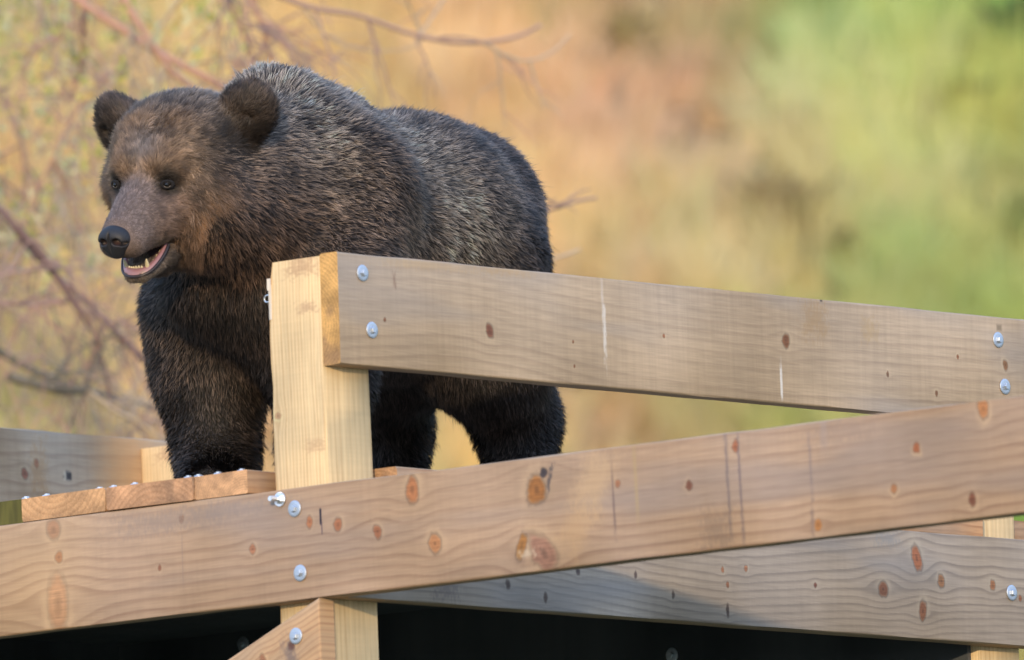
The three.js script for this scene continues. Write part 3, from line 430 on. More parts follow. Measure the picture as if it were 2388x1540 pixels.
function sdPrim(q, x, y, z) {
  if (q.c) {
    const dx = x - q.c.x, dy = y - q.c.y, dz = z - q.c.z, A = q.ax, R = q.rad;
    const a = (dx * A[0].x + dy * A[0].y + dz * A[0].z) / R[0], b = (dx * A[1].x + dy * A[1].y + dz * A[1].z) / R[1], c = (dx * A[2].x + dy * A[2].y + dz * A[2].z) / R[2];
    const k0 = Math.sqrt(a * a + b * b + c * c), k1 = Math.sqrt((a / R[0]) ** 2 + (b / R[1]) ** 2 + (c / R[2]) ** 2);
    let d = k1 > 1e-9 ? k0 * (k0 - 1) / k1 : -R[2];
    // hollow of the ear: a bowl cut into its front
    const cx = a * R[0], cy = b * R[1] + .006, cz = c * R[2] - .030, bowl = .013 - Math.sqrt((cx * .95) ** 2 + (cy * .85) ** 2 + cz * cz * 1.3);
    const h = Math.max(0, .01 - Math.abs(d - bowl)) / .01; d = Math.max(d, bowl) + h * h * .01 * .25;
    return d;
  }
  const ax = q.a.x, ay = q.a.y, az = q.a.z, bx = q.b.x - ax, by = q.b.y - ay, bz = q.b.z - az, px = x - ax, py = y - ay, pz = z - az;
  const t = clamp((px * bx + py * by + pz * bz) / (bx * bx + by * by + bz * bz), 0, 1);
  return Math.hypot(px - bx * t, py - by * t, pz - bz * t) - lerp(q.ra, q.rb, t);
}
for (const q of prims) { q.mid = q.c ? q.c : q.a.clone().add(q.b).multiplyScalar(.5); q.reach = q.c ? .07 : q.a.distanceTo(q.b) / 2 + Math.max(q.ra, q.rb); q.flow = q.flow.clone(); }
function field(list, x, y, z, kd) {
  let d = 1e3;
  for (const q of list) {
    const far = Math.hypot(x - q.mid.x, y - q.mid.y, z - q.mid.z) - q.reach;
    if (far > d + .09) continue;
    const e = sdPrim(q, x, y, z), k = q.k ?? kd, h = Math.max(k - Math.abs(d - e), 0) / k;
    d = Math.min(d, e) - h * h * k * .25;
  }
  return d;
}
const bodyList = prims.slice(0, NB), headList = [...prims.slice(NB), prims[3], prims[4]];
const eyeC = s => hp(-.0065, s * .0595, 0);
const smax = (a, b, k) => { const h = Math.max(k - Math.abs(a - b), 0) / k; return Math.max(a, b) + h * h * k * .25; };
const mouthA = hp(.0, 0, -.128), mouthB = hp(.115, 0, -.142);
function headField(x, y, z) {
  let d = field(headList, x, y, z, .05);
  const hx = x - E0.x, hy = y - E0.y, hz = z - E0.z;
  if (hx * hx + hy * hy + hz * hz < .05) {
    const f = hx * hF.x + hy * hF.y + hz * hF.z, l = Math.abs(hx * hL.x + hy * hL.y + hz * hL.z), u = hx * hU.x + hy * hU.y + hz * hU.z;
    // eye sockets
    d = smax(d, .0125 - Math.hypot(f - .003, l - .0615, u), .012);
    // tear line furrow from eye towards the nose
    // open mouth: a wedge between upper lip and lower jaw
    const t = clamp((f - .012) / .10, 0, 1), um = lerp(-.128, -.146, t), hh = lerp(.003, .021, Math.pow(t, .8)), w = .047;
    const m = Math.max(Math.abs(u - um) - hh, .018 - f, l - w);
    d = smax(d, -m, .006);
  }
  return d;
}
function bodyField(x, y, z) { return field(bodyList, x, y, z, .075) - .009; }
function surfaceNets(f, lo, hi, c) {
  const nx = Math.ceil((hi.x - lo.x) / c) + 1, ny = Math.ceil((hi.y - lo.y) / c) + 1, nz = Math.ceil((hi.z - lo.z) / c) + 1, g = new Float32Array(nx * ny * nz), sx = 1, sy = nx, sz = nx * ny;
  // coarse pass: skip blocks far from the surface
  const B = 4; for (let k = 0; k < nz; k += B) for (let j = 0; j < ny; j += B) for (let i = 0; i < nx; i += B) {
    const v = f(lo.x + (i + 1.5) * c, lo.y + (j + 1.5) * c, lo.z + (k + 1.5) * c), farAway = Math.abs(v) > c * B * 1.6 + .03;
    for (let z = k; z < Math.min(nz, k + B); z++) for (let y = j; y < Math.min(ny, j + B); y++) for (let x = i; x < Math.min(nx, i + B); x++) g[x + y * sy + z * sz] = farAway ? v : f(lo.x + x * c, lo.y + y * c, lo.z + z * c);
  }
  const id = new Int32Array(nx * ny * nz).fill(-1), pos = [], idx = [];
  const cor = [0, sx, sy, sx + sy, sz, sx + sz, sy + sz, sx + sy + sz], ed = [[0, 1], [2, 3], [4, 5], [6, 7], [0, 2], [1, 3], [4, 6], [5, 7], [0, 4], [1, 5], [2, 6], [3, 7]];
  for (let k = 0; k < nz - 1; k++) for (let j = 0; j < ny - 1; j++) for (let i = 0; i < nx - 1; i++) {
    const o = i + j * sy + k * sz; let m = 0; for (let q = 0; q < 8; q++) if (g[o + cor[q]] < 0) m |= 1 << q; if (m === 0 || m === 255) continue;
    let X = 0, Y = 0, Z = 0, n = 0;
    for (const [a, b] of ed) { const va = g[o + cor[a]], vb = g[o + cor[b]]; if ((va < 0) === (vb < 0)) continue; const t = va / (va - vb); X += lerp(a & 1, b & 1, t); Y += lerp(a >> 1 & 1, b >> 1 & 1, t); Z += lerp(a >> 2, b >> 2, t); n++; }
    id[o] = pos.length / 3; pos.push(lo.x + (i + X / n) * c, lo.y + (j + Y / n) * c, lo.z + (k + Z / n) * c);
  }
  const quad = (a, b, cc, d, flip) => { if (a < 0 || b < 0 || cc < 0 || d < 0) return; if (flip) idx.push(a, cc, b, a, d, cc); else idx.push(a, b, cc, a, cc, d); };
  for (let k = 1; k < nz - 1; k++) for (let j = 1; j < ny - 1; j++) for (let i = 1; i < nx - 1; i++) {
    const o = i + j * sy + k * sz, s = g[o] < 0;
    if (s !== g[o + sx] < 0) quad(id[o - sy - sz], id[o - sz], id[o], id[o - sy], !s);
    if (s !== g[o + sy] < 0) quad(id[o - sx - sz], id[o - sx], id[o], id[o - sz], !s);
    if (s !== g[o + sz] < 0) quad(id[o - sx - sy], id[o - sy], id[o], id[o - sx], !s);
  }
  const geo = new THREE.BufferGeometry(), nor = new Float32Array(pos.length), e = c * .5;
  for (let i = 0; i < pos.length; i += 3) { const x = pos[i], y = pos[i + 1], z = pos[i + 2]; let a = f(x + e, y, z) - f(x - e, y, z), b = f(x, y + e, z) - f(x, y - e, z), d = f(x, y, z + e) - f(x, y, z - e); const q = Math.hypot(a, b, d) || 1; nor[i] = a / q; nor[i + 1] = b / q; nor[i + 2] = d / q; }
  geo.setAttribute('position', new THREE.Float32BufferAttribute(pos, 3)); geo.setAttribute('normal', new THREE.BufferAttribute(nor, 3)); geo.setIndex(idx); return geo;
}
const bb = (list, m) => { const lo = V(1e3, 1e3, 1e3), hi = V(-1e3, -1e3, -1e3); for (const q of list) for (const [p, r] of q.c ? [[q.c, .065]] : [[q.a, q.ra], [q.b, q.rb]]) { lo.min(p.clone().addScalar(-r - m)); hi.max(p.clone().addScalar(r + m)); } return [lo, hi]; };
const [blo, bhi] = bb(bodyList, .03), [hlo, hhi] = bb(prims.slice(NB), .025);
const bodyGeo = surfaceNets(bodyField, blo, bhi, .0105), headGeo = surfaceNets(headField, hlo, hhi, .0042);
const bearBase = deckAt(820, 30.5);
const bear = thing('brown_bear', bearBase);
tag(bear, 'brown bear standing on the platform behind the rail with its mouth open', 'bear');
function noseField(x, y, z) {
    const hx = x - E0.x, hy = y - E0.y, hz = z - E0.z, a = hx * hF.x + hy * hF.y + hz * hF.z - .0045, l = Math.abs(hx * hL.x + hy * hL.y + hz * hL.z), u = hx * hU.x + hy * hU.y + hz * hU.z;
    const el = (c, r) => { const p = [(a - c[0]) / r[0], (l - c[1]) / r[1], (u - c[2]) / r[2]], k = Math.hypot(...p); return (k - 1) * Math.min(...r); };
    const sm = (p, q, k) => { const h = Math.max(k - Math.abs(p - q), 0) / k; return Math.min(p, q) - h * h * k * .25; };
    let d = el([.124, 0, -.068], [.026, .028, .021]); d = sm(d, el([.127, .018, -.078], [.020, .017, .018]), .012); d = sm(d, el([.125, 0, -.094], [.022, .022, .024]), .014);
    d = smax(d, -el([.1445, .0145, -.0765], [.012, .0085, .0068]), .004); d = smax(d, -el([.138, .0265, -.083], [.011, .008, .004]), .004);
    d = smax(d, -(Math.hypot(l, (a - .149) * .6) - .0022), .003);
    return d;
  }
const rgbl = a => a.map(s2l);
const COAT = { // [root, tip]; crown tips greyed for sky light on the head top
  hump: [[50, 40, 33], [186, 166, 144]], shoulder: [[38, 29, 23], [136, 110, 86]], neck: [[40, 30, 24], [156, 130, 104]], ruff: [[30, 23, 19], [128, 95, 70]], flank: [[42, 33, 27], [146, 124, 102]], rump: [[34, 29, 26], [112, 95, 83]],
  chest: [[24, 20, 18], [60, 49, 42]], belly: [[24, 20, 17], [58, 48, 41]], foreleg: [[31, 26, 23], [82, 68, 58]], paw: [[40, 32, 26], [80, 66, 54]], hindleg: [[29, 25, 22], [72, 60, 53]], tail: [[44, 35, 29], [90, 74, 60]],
  crown: [[66, 52, 42], [178, 160, 140]], brow: [[92, 66, 45], [172, 136, 100]], cheek: [[54, 38, 28], [140, 106, 76]], cheekbone: [[98, 70, 48], [146, 108, 76]], muzzle: [[92, 74, 64], [146, 122, 106]], bridge: [[98, 80, 70], [156, 134, 120]], jaw: [[42, 33, 27], [104, 82, 64]], chin: [[84, 70, 58], [138, 120, 100]], earbase: [[42, 31, 25], [96, 75, 58]], ear: [[42, 33, 28], [122, 101, 84]],
};
for (const k in COAT) COAT[k] = COAT[k].map(a => rgbl(a).map((v, i) => v * [.92, .98, 1.1][i]));
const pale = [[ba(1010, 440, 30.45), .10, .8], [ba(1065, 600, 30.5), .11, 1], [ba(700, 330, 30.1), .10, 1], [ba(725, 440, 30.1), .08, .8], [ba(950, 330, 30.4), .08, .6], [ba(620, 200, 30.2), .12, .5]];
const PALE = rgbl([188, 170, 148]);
const FACE = [ // f, |l|, u, radius, colour, strength, reach into the tips
  [.002, .061, .002, .026, [30, 25, 25], 1.15], [.012, .050, -.018, .014, [84, 64, 54], .7], [-.042, .082, -.042, .026, [66, 48, 37], .75], [-.125, .125, .035, .055, [38, 29, 23], .85], [-.10, .118, -.01, .035, [60, 44, 32], .6], [-.055, .092, -.085, .03, [150, 106, 66], .5],
  [-.045, 0, .050, .038, [128, 120, 118], .8], [-.03, .03, .02, .022, [158, 118, 84], .5], [.05, .045, -.112, .018, [112, 100, 84], .6], [.025, .055, -.118, .014, [136, 118, 92], .6], [-.200, .152, .080, .045, [36, 28, 24], .5], [-.145, .120, -.035, .050, [36, 28, 23], .85], [-.165, .125, .03, .055, [32, 25, 21], .9], [-.13, .10, -.10, .04, [44, 34, 27], .7], [.112, .018, -.108, .018, [74, 62, 55], .7], [-.072, .098, -.055, .028, [158, 116, 78], .55], [-.035, .055, .035, .020, [170, 130, 92], .6], [.002, .061, -.001, .025, [27, 23, 23], 1.1], [.125, 0, -.11, .018, [62, 52, 47], .8], [-.1, .04, .09, .03, [150, 116, 82], .5], [.075, .022, -.062, .008, [84, 62, 52], .7],
].map(a => [...a.slice(0, 4), rgbl(a[4]), a[5]]);
const toCam = EYE.clone().sub(ba(700, 600, 30.3)).normalize();
function coatAt(x, y, z, list) { // blended flow, length and colours of the primitives near a point
  let w = 0; const fl = [0, 0, 0], r = [0, 0, 0], t = [0, 0, 0]; let len = 0;
  for (const q of list) {
    if (Math.hypot(x - q.mid.x, y - q.mid.y, z - q.mid.z) - q.reach > .12) continue;
    const e = Math.exp(-Math.max(0, sdPrim(q, x, y, z) + .01) / (q.head ? .010 : .028)); w += e; len += q.len * e; const c = COAT[q.n];
    fl[0] += q.flow.x * e; fl[1] += q.flow.y * e; fl[2] += q.flow.z * e;
    for (let k = 0; k < 3; k++) { r[k] += c[0][k] * e; t[k] += c[1][k] * e; }
  }
  w = w || 1; for (let k = 0; k < 3; k++) { r[k] /= w; t[k] /= w; fl[k] /= w; }
  return { fl, r, t, len: len / w };
}
function faceTint(f, l, u, c, amt) { for (const s of FACE) { const d = ((f - s[0]) ** 2 + (Math.abs(l) - s[1]) ** 2 + (u - s[2]) ** 2) / (s[3] * s[3]); if (d < 4) { const a = Math.exp(-d * d * .7) * s[5] * amt; for (let k = 0; k < 3; k++) c[k] = lerp(c[k], s[4][k], a); } } }
const inMouth = (f, l, u) => { if (f < .006) return false; const t = clamp((f - .012) / .10, 0, 1), um = lerp(-.128, -.146, t), hh = lerp(.003, .021, Math.pow(t, .8)); return Math.abs(u - um) < hh + .0025 && Math.abs(l) < .0485; };
// skin: the coat's own root colour, dark inside the mouth
{
  const cols = []; const paint = (g, list, head) => { const p = g.attributes.position; for (let i = 0; i < p.count; i++) { const x = p.getX(i), y = p.getY(i), z = p.getZ(i), c = coatAt(x, y, z, list), col = head ? [0, 1, 2].map(k => lerp(c.r[k], c.t[k], .3)) : c.r; if (head) { const h = toHead(V(x, y, z)); faceTint(...h, col, 1); if (inMouth(...h)) { col[0] = .03; col[1] = .012; col[2] = .012; } } cols.push(...col); } };
  paint(bodyGeo, bodyList, false); paint(headGeo, headList, true);
  const skin = mergeGeometries([bodyGeo, headGeo]); skin.setAttribute('color', new THREE.Float32BufferAttribute(cols, 3)); skin.translate(-bearBase.x, -bearBase.y, -bearBase.z);
  mesh('body', skin, std({ vertexColors: true, roughness: .9 }), bear);
}
// fur: single tapered hairs drawn into tufts
{
  const rnd = RNG(4242), roots = []; // root, normal, flow, len, width, colours, clump size
  const sample = (g, list, head, perM2) => {
    const p = g.attributes.position, n = g.attributes.normal, ix = g.index.array; let A = V(), B = V(), C = V(), na = V(), nb = V(), nc = V();
    let debt = 0;
    for (let t = 0; t < ix.length; t += 3) {
      A.fromBufferAttribute(p, ix[t]); B.fromBufferAttribute(p, ix[t + 1]); C.fromBufferAttribute(p, ix[t + 2]);
      na.fromBufferAttribute(n, ix[t]); const area = B.clone().sub(A).cross(C.clone().sub(A)).length() / 2, fc = na.dot(toCam);
      let dens = perM2 * (fc > -.25 ? 1 : .32);
      if (head) { const h = toHead(A); dens *= lerp(3.4, 1.25, sstep(-.02, -.16, h[0])) * (fc > -.25 ? 1 : 1); }
      debt += area * dens;
      while (debt > 0) {
        debt -= 1; let u = rnd(), v = rnd(); if (u + v > 1) { u = 1 - u; v = 1 - v; }
        const P = A.clone().multiplyScalar(1 - u - v).addScaledVector(B, u).addScaledVector(C, v);
        nb.fromBufferAttribute(n, ix[t + 1]); nc.fromBufferAttribute(n, ix[t + 2]);
        const N = na.clone().multiplyScalar(1 - u - v).addScaledVector(nb, u).addScaledVector(nc, v).normalize();
        if (head) { if (bodyField(P.x, P.y, P.z) < -.004) continue; if (Math.min(P.x - hlo.x, hhi.x - P.x, P.y - hlo.y, hhi.y - P.y, P.z - hlo.z, hhi.z - P.z) < .01) continue; }
        else if (field(headList.slice(0, -2), P.x, P.y, P.z, .05) < -.006) continue;
        roots.push(hair(P, N, list, head));
        if (!roots[roots.length - 1]) roots.pop();
      }
    }
  };
  function hair(P, N, list, head) {
    const c = coatAt(P.x, P.y, P.z, list), h = toHead(P); let len = c.len, lift = head ? .5 : 1.15, width = head ? .0008 : .0011, cs = head ? .006 : .011, r = c.r, t = c.t;
    if (head) {
      if (inMouth(...h)) return null;
      const [f, l, u] = h, al = Math.abs(l); if (Math.hypot(f - .002, al - .0605, u) < .0125) return null; const nd = noseField(P.x, P.y, P.z); if (nd < .0012) return null;
      const e = Math.hypot(f, al - .061, u); len *= lerp(.35, 1, sstep(.013, .034, e)) * lerp(.3, 1, sstep(0, .02, nd)); if (f > 0) lift = .34;
      faceTint(f, l, u, r, 1); faceTint(f, l, u, t, .85);
      if (len > .02) { width = .00105; cs = .010; lift = .6; }
    } else {
      const hu = sstep(.30, .0, Math.min(1, Math.hypot(h[0] + .12, h[2] + .05))); // towards the head: browner
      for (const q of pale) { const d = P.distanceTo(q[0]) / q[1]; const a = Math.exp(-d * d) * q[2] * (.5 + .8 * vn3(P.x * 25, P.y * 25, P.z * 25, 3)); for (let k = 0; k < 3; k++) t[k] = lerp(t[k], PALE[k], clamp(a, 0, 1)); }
      void hu;
    }
    // patches and tufts of lighter and darker hair
    const a = vn3(P.x * 22, P.y * 22, P.z * 22, 5), b = vn3(P.x * 85, P.y * 85, P.z * 85, 7), m = head && len < .012 ? (.6 + .45 * a + .35 * vn3(P.x * 260, P.y * 260, P.z * 260, 8)) * (.7 + .6 * rnd()) : .12 + 1.75 * (a * .45 + b * .55) ** 1.45, j = .8 + .4 * rnd();
    const guard = rnd() < (head ? .42 : .27); // pale-tipped guard hair, or plain underfur
    const T = V(...c.fl), s = 14; T.x += (vn3(P.x * s, P.y * s, P.z * s, 11) - .5) * .9; T.y += (vn3(P.x * s, P.y * s, P.z * s, 12) - .5) * .9; T.z += (vn3(P.x * s, P.y * s, P.z * s, 13) - .5) * .9;
    T.addScaledVector(N, -T.dot(N)); if (T.lengthSq() < 1e-6) T.set(0, -1, 0); T.normalize();
    len *= (head ? 1 : .8) * (guard ? 1 : .66) * (.7 + .55 * rnd()) * (.8 + .4 * a);
    if (rnd() < .045 && !head) { len *= 1.75; width *= .6; }
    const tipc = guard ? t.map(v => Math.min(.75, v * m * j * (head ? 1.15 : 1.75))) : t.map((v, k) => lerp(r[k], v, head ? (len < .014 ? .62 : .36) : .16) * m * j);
    return { P, N, T, len, lift, width: width * (.7 + .6 * rnd()) * (guard && !head ? 1.2 : 1), cs, r: r.map(v => v * j), t: tipc, head };
  }
  sample(bodyGeo, bodyList, false, 165000); sample(headGeo, headList, true, 200000);
  // tips
  for (const q of roots) {
    q.m = q.P.clone().addScaledVector(V().addScaledVector(q.N, q.lift + .35).addScaledVector(q.T, .75).normalize(), q.len * .5);
    const d = V().addScaledVector(q.N, q.lift * .75).addScaledVector(q.T, 1); d.x += (rnd() - .5) * 1.2; d.y += (rnd() - .5) * 1.2 - .12; d.z += (rnd() - .5) * 1.2; q.e = q.m.clone().addScaledVector(d.normalize(), q.len * .5);
  }
  // draw neighbours together
  const cells = new Map(), key = (x, y, z) => x * 4000037 + y * 2003 + z; const seeds = [];
  for (const q of roots) { const c = q.cs, kk = key(Math.floor(q.P.x / c), Math.floor(q.P.y / c), Math.floor(q.P.z / c)) * 8 + (q.cs > .0105 ? 2 : q.cs > .0085 ? 1 : 0); if (!cells.has(kk)) { cells.set(kk, q); seeds.push(q); q.br = .62 + .76 * rnd(); } }
  for (const q of roots) {
    const c = q.cs, i = Math.floor(q.P.x / c), j = Math.floor(q.P.y / c), k = Math.floor(q.P.z / c), L = q.cs > .0105 ? 2 : q.cs > .0085 ? 1 : 0; let best = null, bd = 1e9;
    for (let a = -1; a < 2; a++) for (let b = -1; b < 2; b++) for (let d = -1; d < 2; d++) { const s = cells.get(key(i + a, j + b, k + d) * 8 + L); if (s) { const D = s.P.distanceToSquared(q.P); if (D < bd) { bd = D; best = s; } } }
    if (!best || best === q) { q.ce = q.e; q.cm = q.m; q.b = q.br ?? 1; continue; }
    const w = q.head ? .3 : .42; q.ce = q.e.clone().lerp(best.e, w); q.cm = q.m.clone().lerp(best.m, w * .35); q.b = best.br;
  }
  const n = roots.length, pos = new Float32Array(n * 15), nor = new Float32Array(n * 15), col = new Float32Array(n * 15), idx = new Uint32Array(n * 9), w = V(), d = V(), N2 = V();
  roots.forEach((q, i) => {
    d.copy(q.ce).sub(q.P).normalize(); w.copy(q.N).cross(d).normalize(); const tw = (rnd() - .5) * 1.4; w.applyAxisAngle(d, tw);
    const hw = q.width / 2, pts = [[q.P, -hw, 0], [q.P, hw, 0], [q.cm, -hw * .85, .5], [q.cm, hw * .85, .5], [q.ce, 0, 1]];
    N2.copy(q.N).addScaledVector(d, -.15).add(V((rnd() - .5) * .5, (rnd() - .5) * .5, (rnd() - .5) * .5)).normalize();
    pts.forEach(([p, s, t], k) => { const o = (i * 5 + k) * 3; pos[o] = p.x + w.x * s - bearBase.x; pos[o + 1] = p.y + w.y * s - bearBase.y; pos[o + 2] = p.z + w.z * s - bearBase.z; nor[o] = N2.x; nor[o + 1] = N2.y; nor[o + 2] = N2.z; const m = t * q.b ** t; for (let c = 0; c < 3; c++) col[o + c] = lerp(q.r[c], q.t[c], t) * lerp(1, q.b, t); });
    idx.set([i * 5, i * 5 + 3, i * 5 + 1, i * 5, i * 5 + 2, i * 5 + 3, i * 5 + 2, i * 5 + 4, i * 5 + 3], i * 9);
  });
  const g = new THREE.BufferGeometry(); g.setAttribute('position', new THREE.BufferAttribute(pos, 3)); g.setAttribute('normal', new THREE.BufferAttribute(nor, 3)); g.setAttribute('color', new THREE.BufferAttribute(col, 3)); g.setIndex(new THREE.BufferAttribute(idx, 1));
  const m = mesh('fur', g, std({ vertexColors: true, roughness: .62, side: THREE.DoubleSide }), bear); m.userData.kind = 'stuff';
  console.log('hairs', n);
}
// nose
{
  const g = surfaceNets(noseField, hp(.131, 0, -.078).addScalar(-.052), hp(.131, 0, -.078).addScalar(.052), .0017); g.translate(-bearBase.x, -bearBase.y, -bearBase.z);
  const p = g.attributes.position, c = []; for (let i = 0; i < p.count; i++) { const h = toHead(V(p.getX(i), p.getY(i), p.getZ(i)).add(bearBase)), inn = Math.exp(-(((h[0] - .1445) / .006) ** 2 + ((Math.abs(h[1]) - .0145) / .006) ** 2 + ((h[2] + .0785) / .005) ** 2)); c.push(lerp(.016, .16, inn * .6), lerp(.015, .06, inn * .6), lerp(.018, .045, inn * .6)); }
  g.setAttribute('color', new THREE.Float32BufferAttribute(c, 3));
  mesh('nose', g, new THREE.MeshPhysicalMaterial({ vertexColors: true, roughness: .58 }), bear);
}
const bp = (f, l, u) => hp(f, l, u).sub(bearBase);
const headQ = new THREE.Quaternion().setFromRotationMatrix(new THREE.Matrix4().makeBasis(hL, hU, hF));
const eyeM = new THREE.MeshPhysicalMaterial({ color: new THREE.Color(.012, .008, .005), roughness: .1, specularIntensity: .35 }), lidM = std({ color: new THREE.Color(.010, .008, .008), roughness: .95 });
for (const s of [-1, 1]) {
  const e = mesh('eye', new THREE.SphereGeometry(.0104, 24, 16), eyeM, bear); e.position.copy(bp(-.0062, s * .0595, 0));
  const pu = mesh('pupil', new THREE.SphereGeometry(.0048, 16, 10), std({ color: new THREE.Color(.004, .004, .004), roughness: .1 }), e); pu.position.copy(hF).multiplyScalar(.0072).addScaledVector(hL, s * .0018);
  const dir = hF.clone().addScaledVector(hL, s * .42).addScaledVector(hU, .05).normalize(), q = new THREE.Quaternion().setFromUnitVectors(V(0, 0, 1), dir);
  const ring = new THREE.TorusGeometry(.0098, .0036, 10, 30); ring.scale(1.15, .74, 1); const r = mesh('eyelid', ring, lidM, bear); r.quaternion.copy(q); r.position.copy(e.position).addScaledVector(dir, .0058);
  const wl = new THREE.TorusGeometry(.0068, .0008, 6, 20, 2.2); wl.rotateZ(Math.PI + .47); wl.scale(1.1, .8, 1); const lw = mesh('lower_eye_glint', wl, std({ color: new THREE.Color(.20, .17, .15), roughness: .3 }), bear); lw.quaternion.copy(q); lw.position.copy(e.position).addScaledVector(dir, .0083);  // pale arc painted in for light reflected low on the eye
}
// mouth: lip, gum, tongue, teeth
{
  const curve = (P, k) => new THREE.CatmullRomCurve3(P.map(p => bp(...p)), false, 'catmullrom', k ?? .5);
  const lipP = [[.012, .0495, -.124], [.028, .049, -.136], [.047, .044, -.150], [.067, .034, -.1625], [.081, .019, -.1685], [.0855, 0, -.170]], both = P => [...P, ...P.slice(0, -1).reverse().map(([f, l, u]) => [f, -l, u])];
  mesh('lip', new THREE.TubeGeometry(curve(both(lipP)), 70, .0034, 9), std({ color: new THREE.Color(.035, .026, .030), roughness: .4 }), bear);
  const pink = new THREE.MeshPhysicalMaterial({ color: new THREE.Color(.34, .17, .18), roughness: .38, clearcoat: .4, clearcoatRoughness: .3 });
  // inner lip: a band from the lip edge down to the gum
  const inner = both(lipP).map(([f, l, u], i, a) => { const m = Math.sin(Math.PI * i / (a.length - 1)); return [f - .004 - .006 * m, l * .80, u + .006 + .009 * m]; }), A = curve(both(lipP)).getPoints(60), B = curve(inner).getPoints(60), pos = [], idx = [];
  const C = curve(inner.map(([f, l, u]) => [f - .006, l * .78, u - .006])).getPoints(60);
  for (let i = 0; i <= 60; i++) for (const p of [A[i], A[i].clone().lerp(B[i], .4).addScaledVector(hU, .0035).addScaledVector(hF, .002), B[i], C[i]]) pos.push(p.x, p.y, p.z);
  for (let i = 0; i < 60; i++) for (let k = 0; k < 3; k++) { const a = i * 4 + k; idx.push(a, a + 1, a + 5, a, a + 5, a + 4); }
  const g = new THREE.BufferGeometry(); g.setAttribute('position', new THREE.Float32BufferAttribute(pos, 3)); g.setIndex(idx); g.computeVertexNormals();
  pink.side = THREE.DoubleSide; mesh('inner_lip', g, pink, bear);
  const tg = new THREE.SphereGeometry(1, 24, 14); tg.scale(.022, .009, .040); const to = mesh('tongue', tg, new THREE.MeshPhysicalMaterial({ color: new THREE.Color(.30, .11, .11), roughness: .35, clearcoat: .5 }), bear); to.quaternion.copy(headQ); to.rotateX(.22); to.position.copy(bp(.028, 0, -.160));
  const ivory = new THREE.MeshPhysicalMaterial({ color: new THREE.Color(.66, .55, .33), roughness: .3, clearcoat: .5 });
  const tooth = (f, l, u, r, h, lean, flat = 1) => { const q = new THREE.LatheGeometry([[r, 0], [r * 1.04, h * .2], [r * .85, h * .5], [r * .5, h * .82], [r * .12, h], [0, h * 1.01]].map(p => new THREE.Vector2(...p)), 12); q.scale(flat, 1, 1); const m = mesh('tooth', q, ivory, bear); m.quaternion.copy(headQ); m.rotateX(lean[0]); m.rotateZ(lean[1]); m.position.copy(bp(f, l, u)); };
  tooth(.064, .0245, -.158, .0046, .022, [.2, -.12]); tooth(.064, -.0245, -.158, .0046, .021, [.2, .12]);
  for (let i = -2.5; i <= 2.5; i++) tooth(.072 - Math.abs(i) * .0012, i * .0062, -.159, .0034, .0085 + (i % 2) * .0006, [.25, i * .04], 1.0);
  for (const s of [-1, 1]) for (let i = 0; i < 3; i++) tooth(.046 - i * .012, s * (.030 + i * .002), -.150 + i * .006, .0036, .006, [0, 0], 1);
}
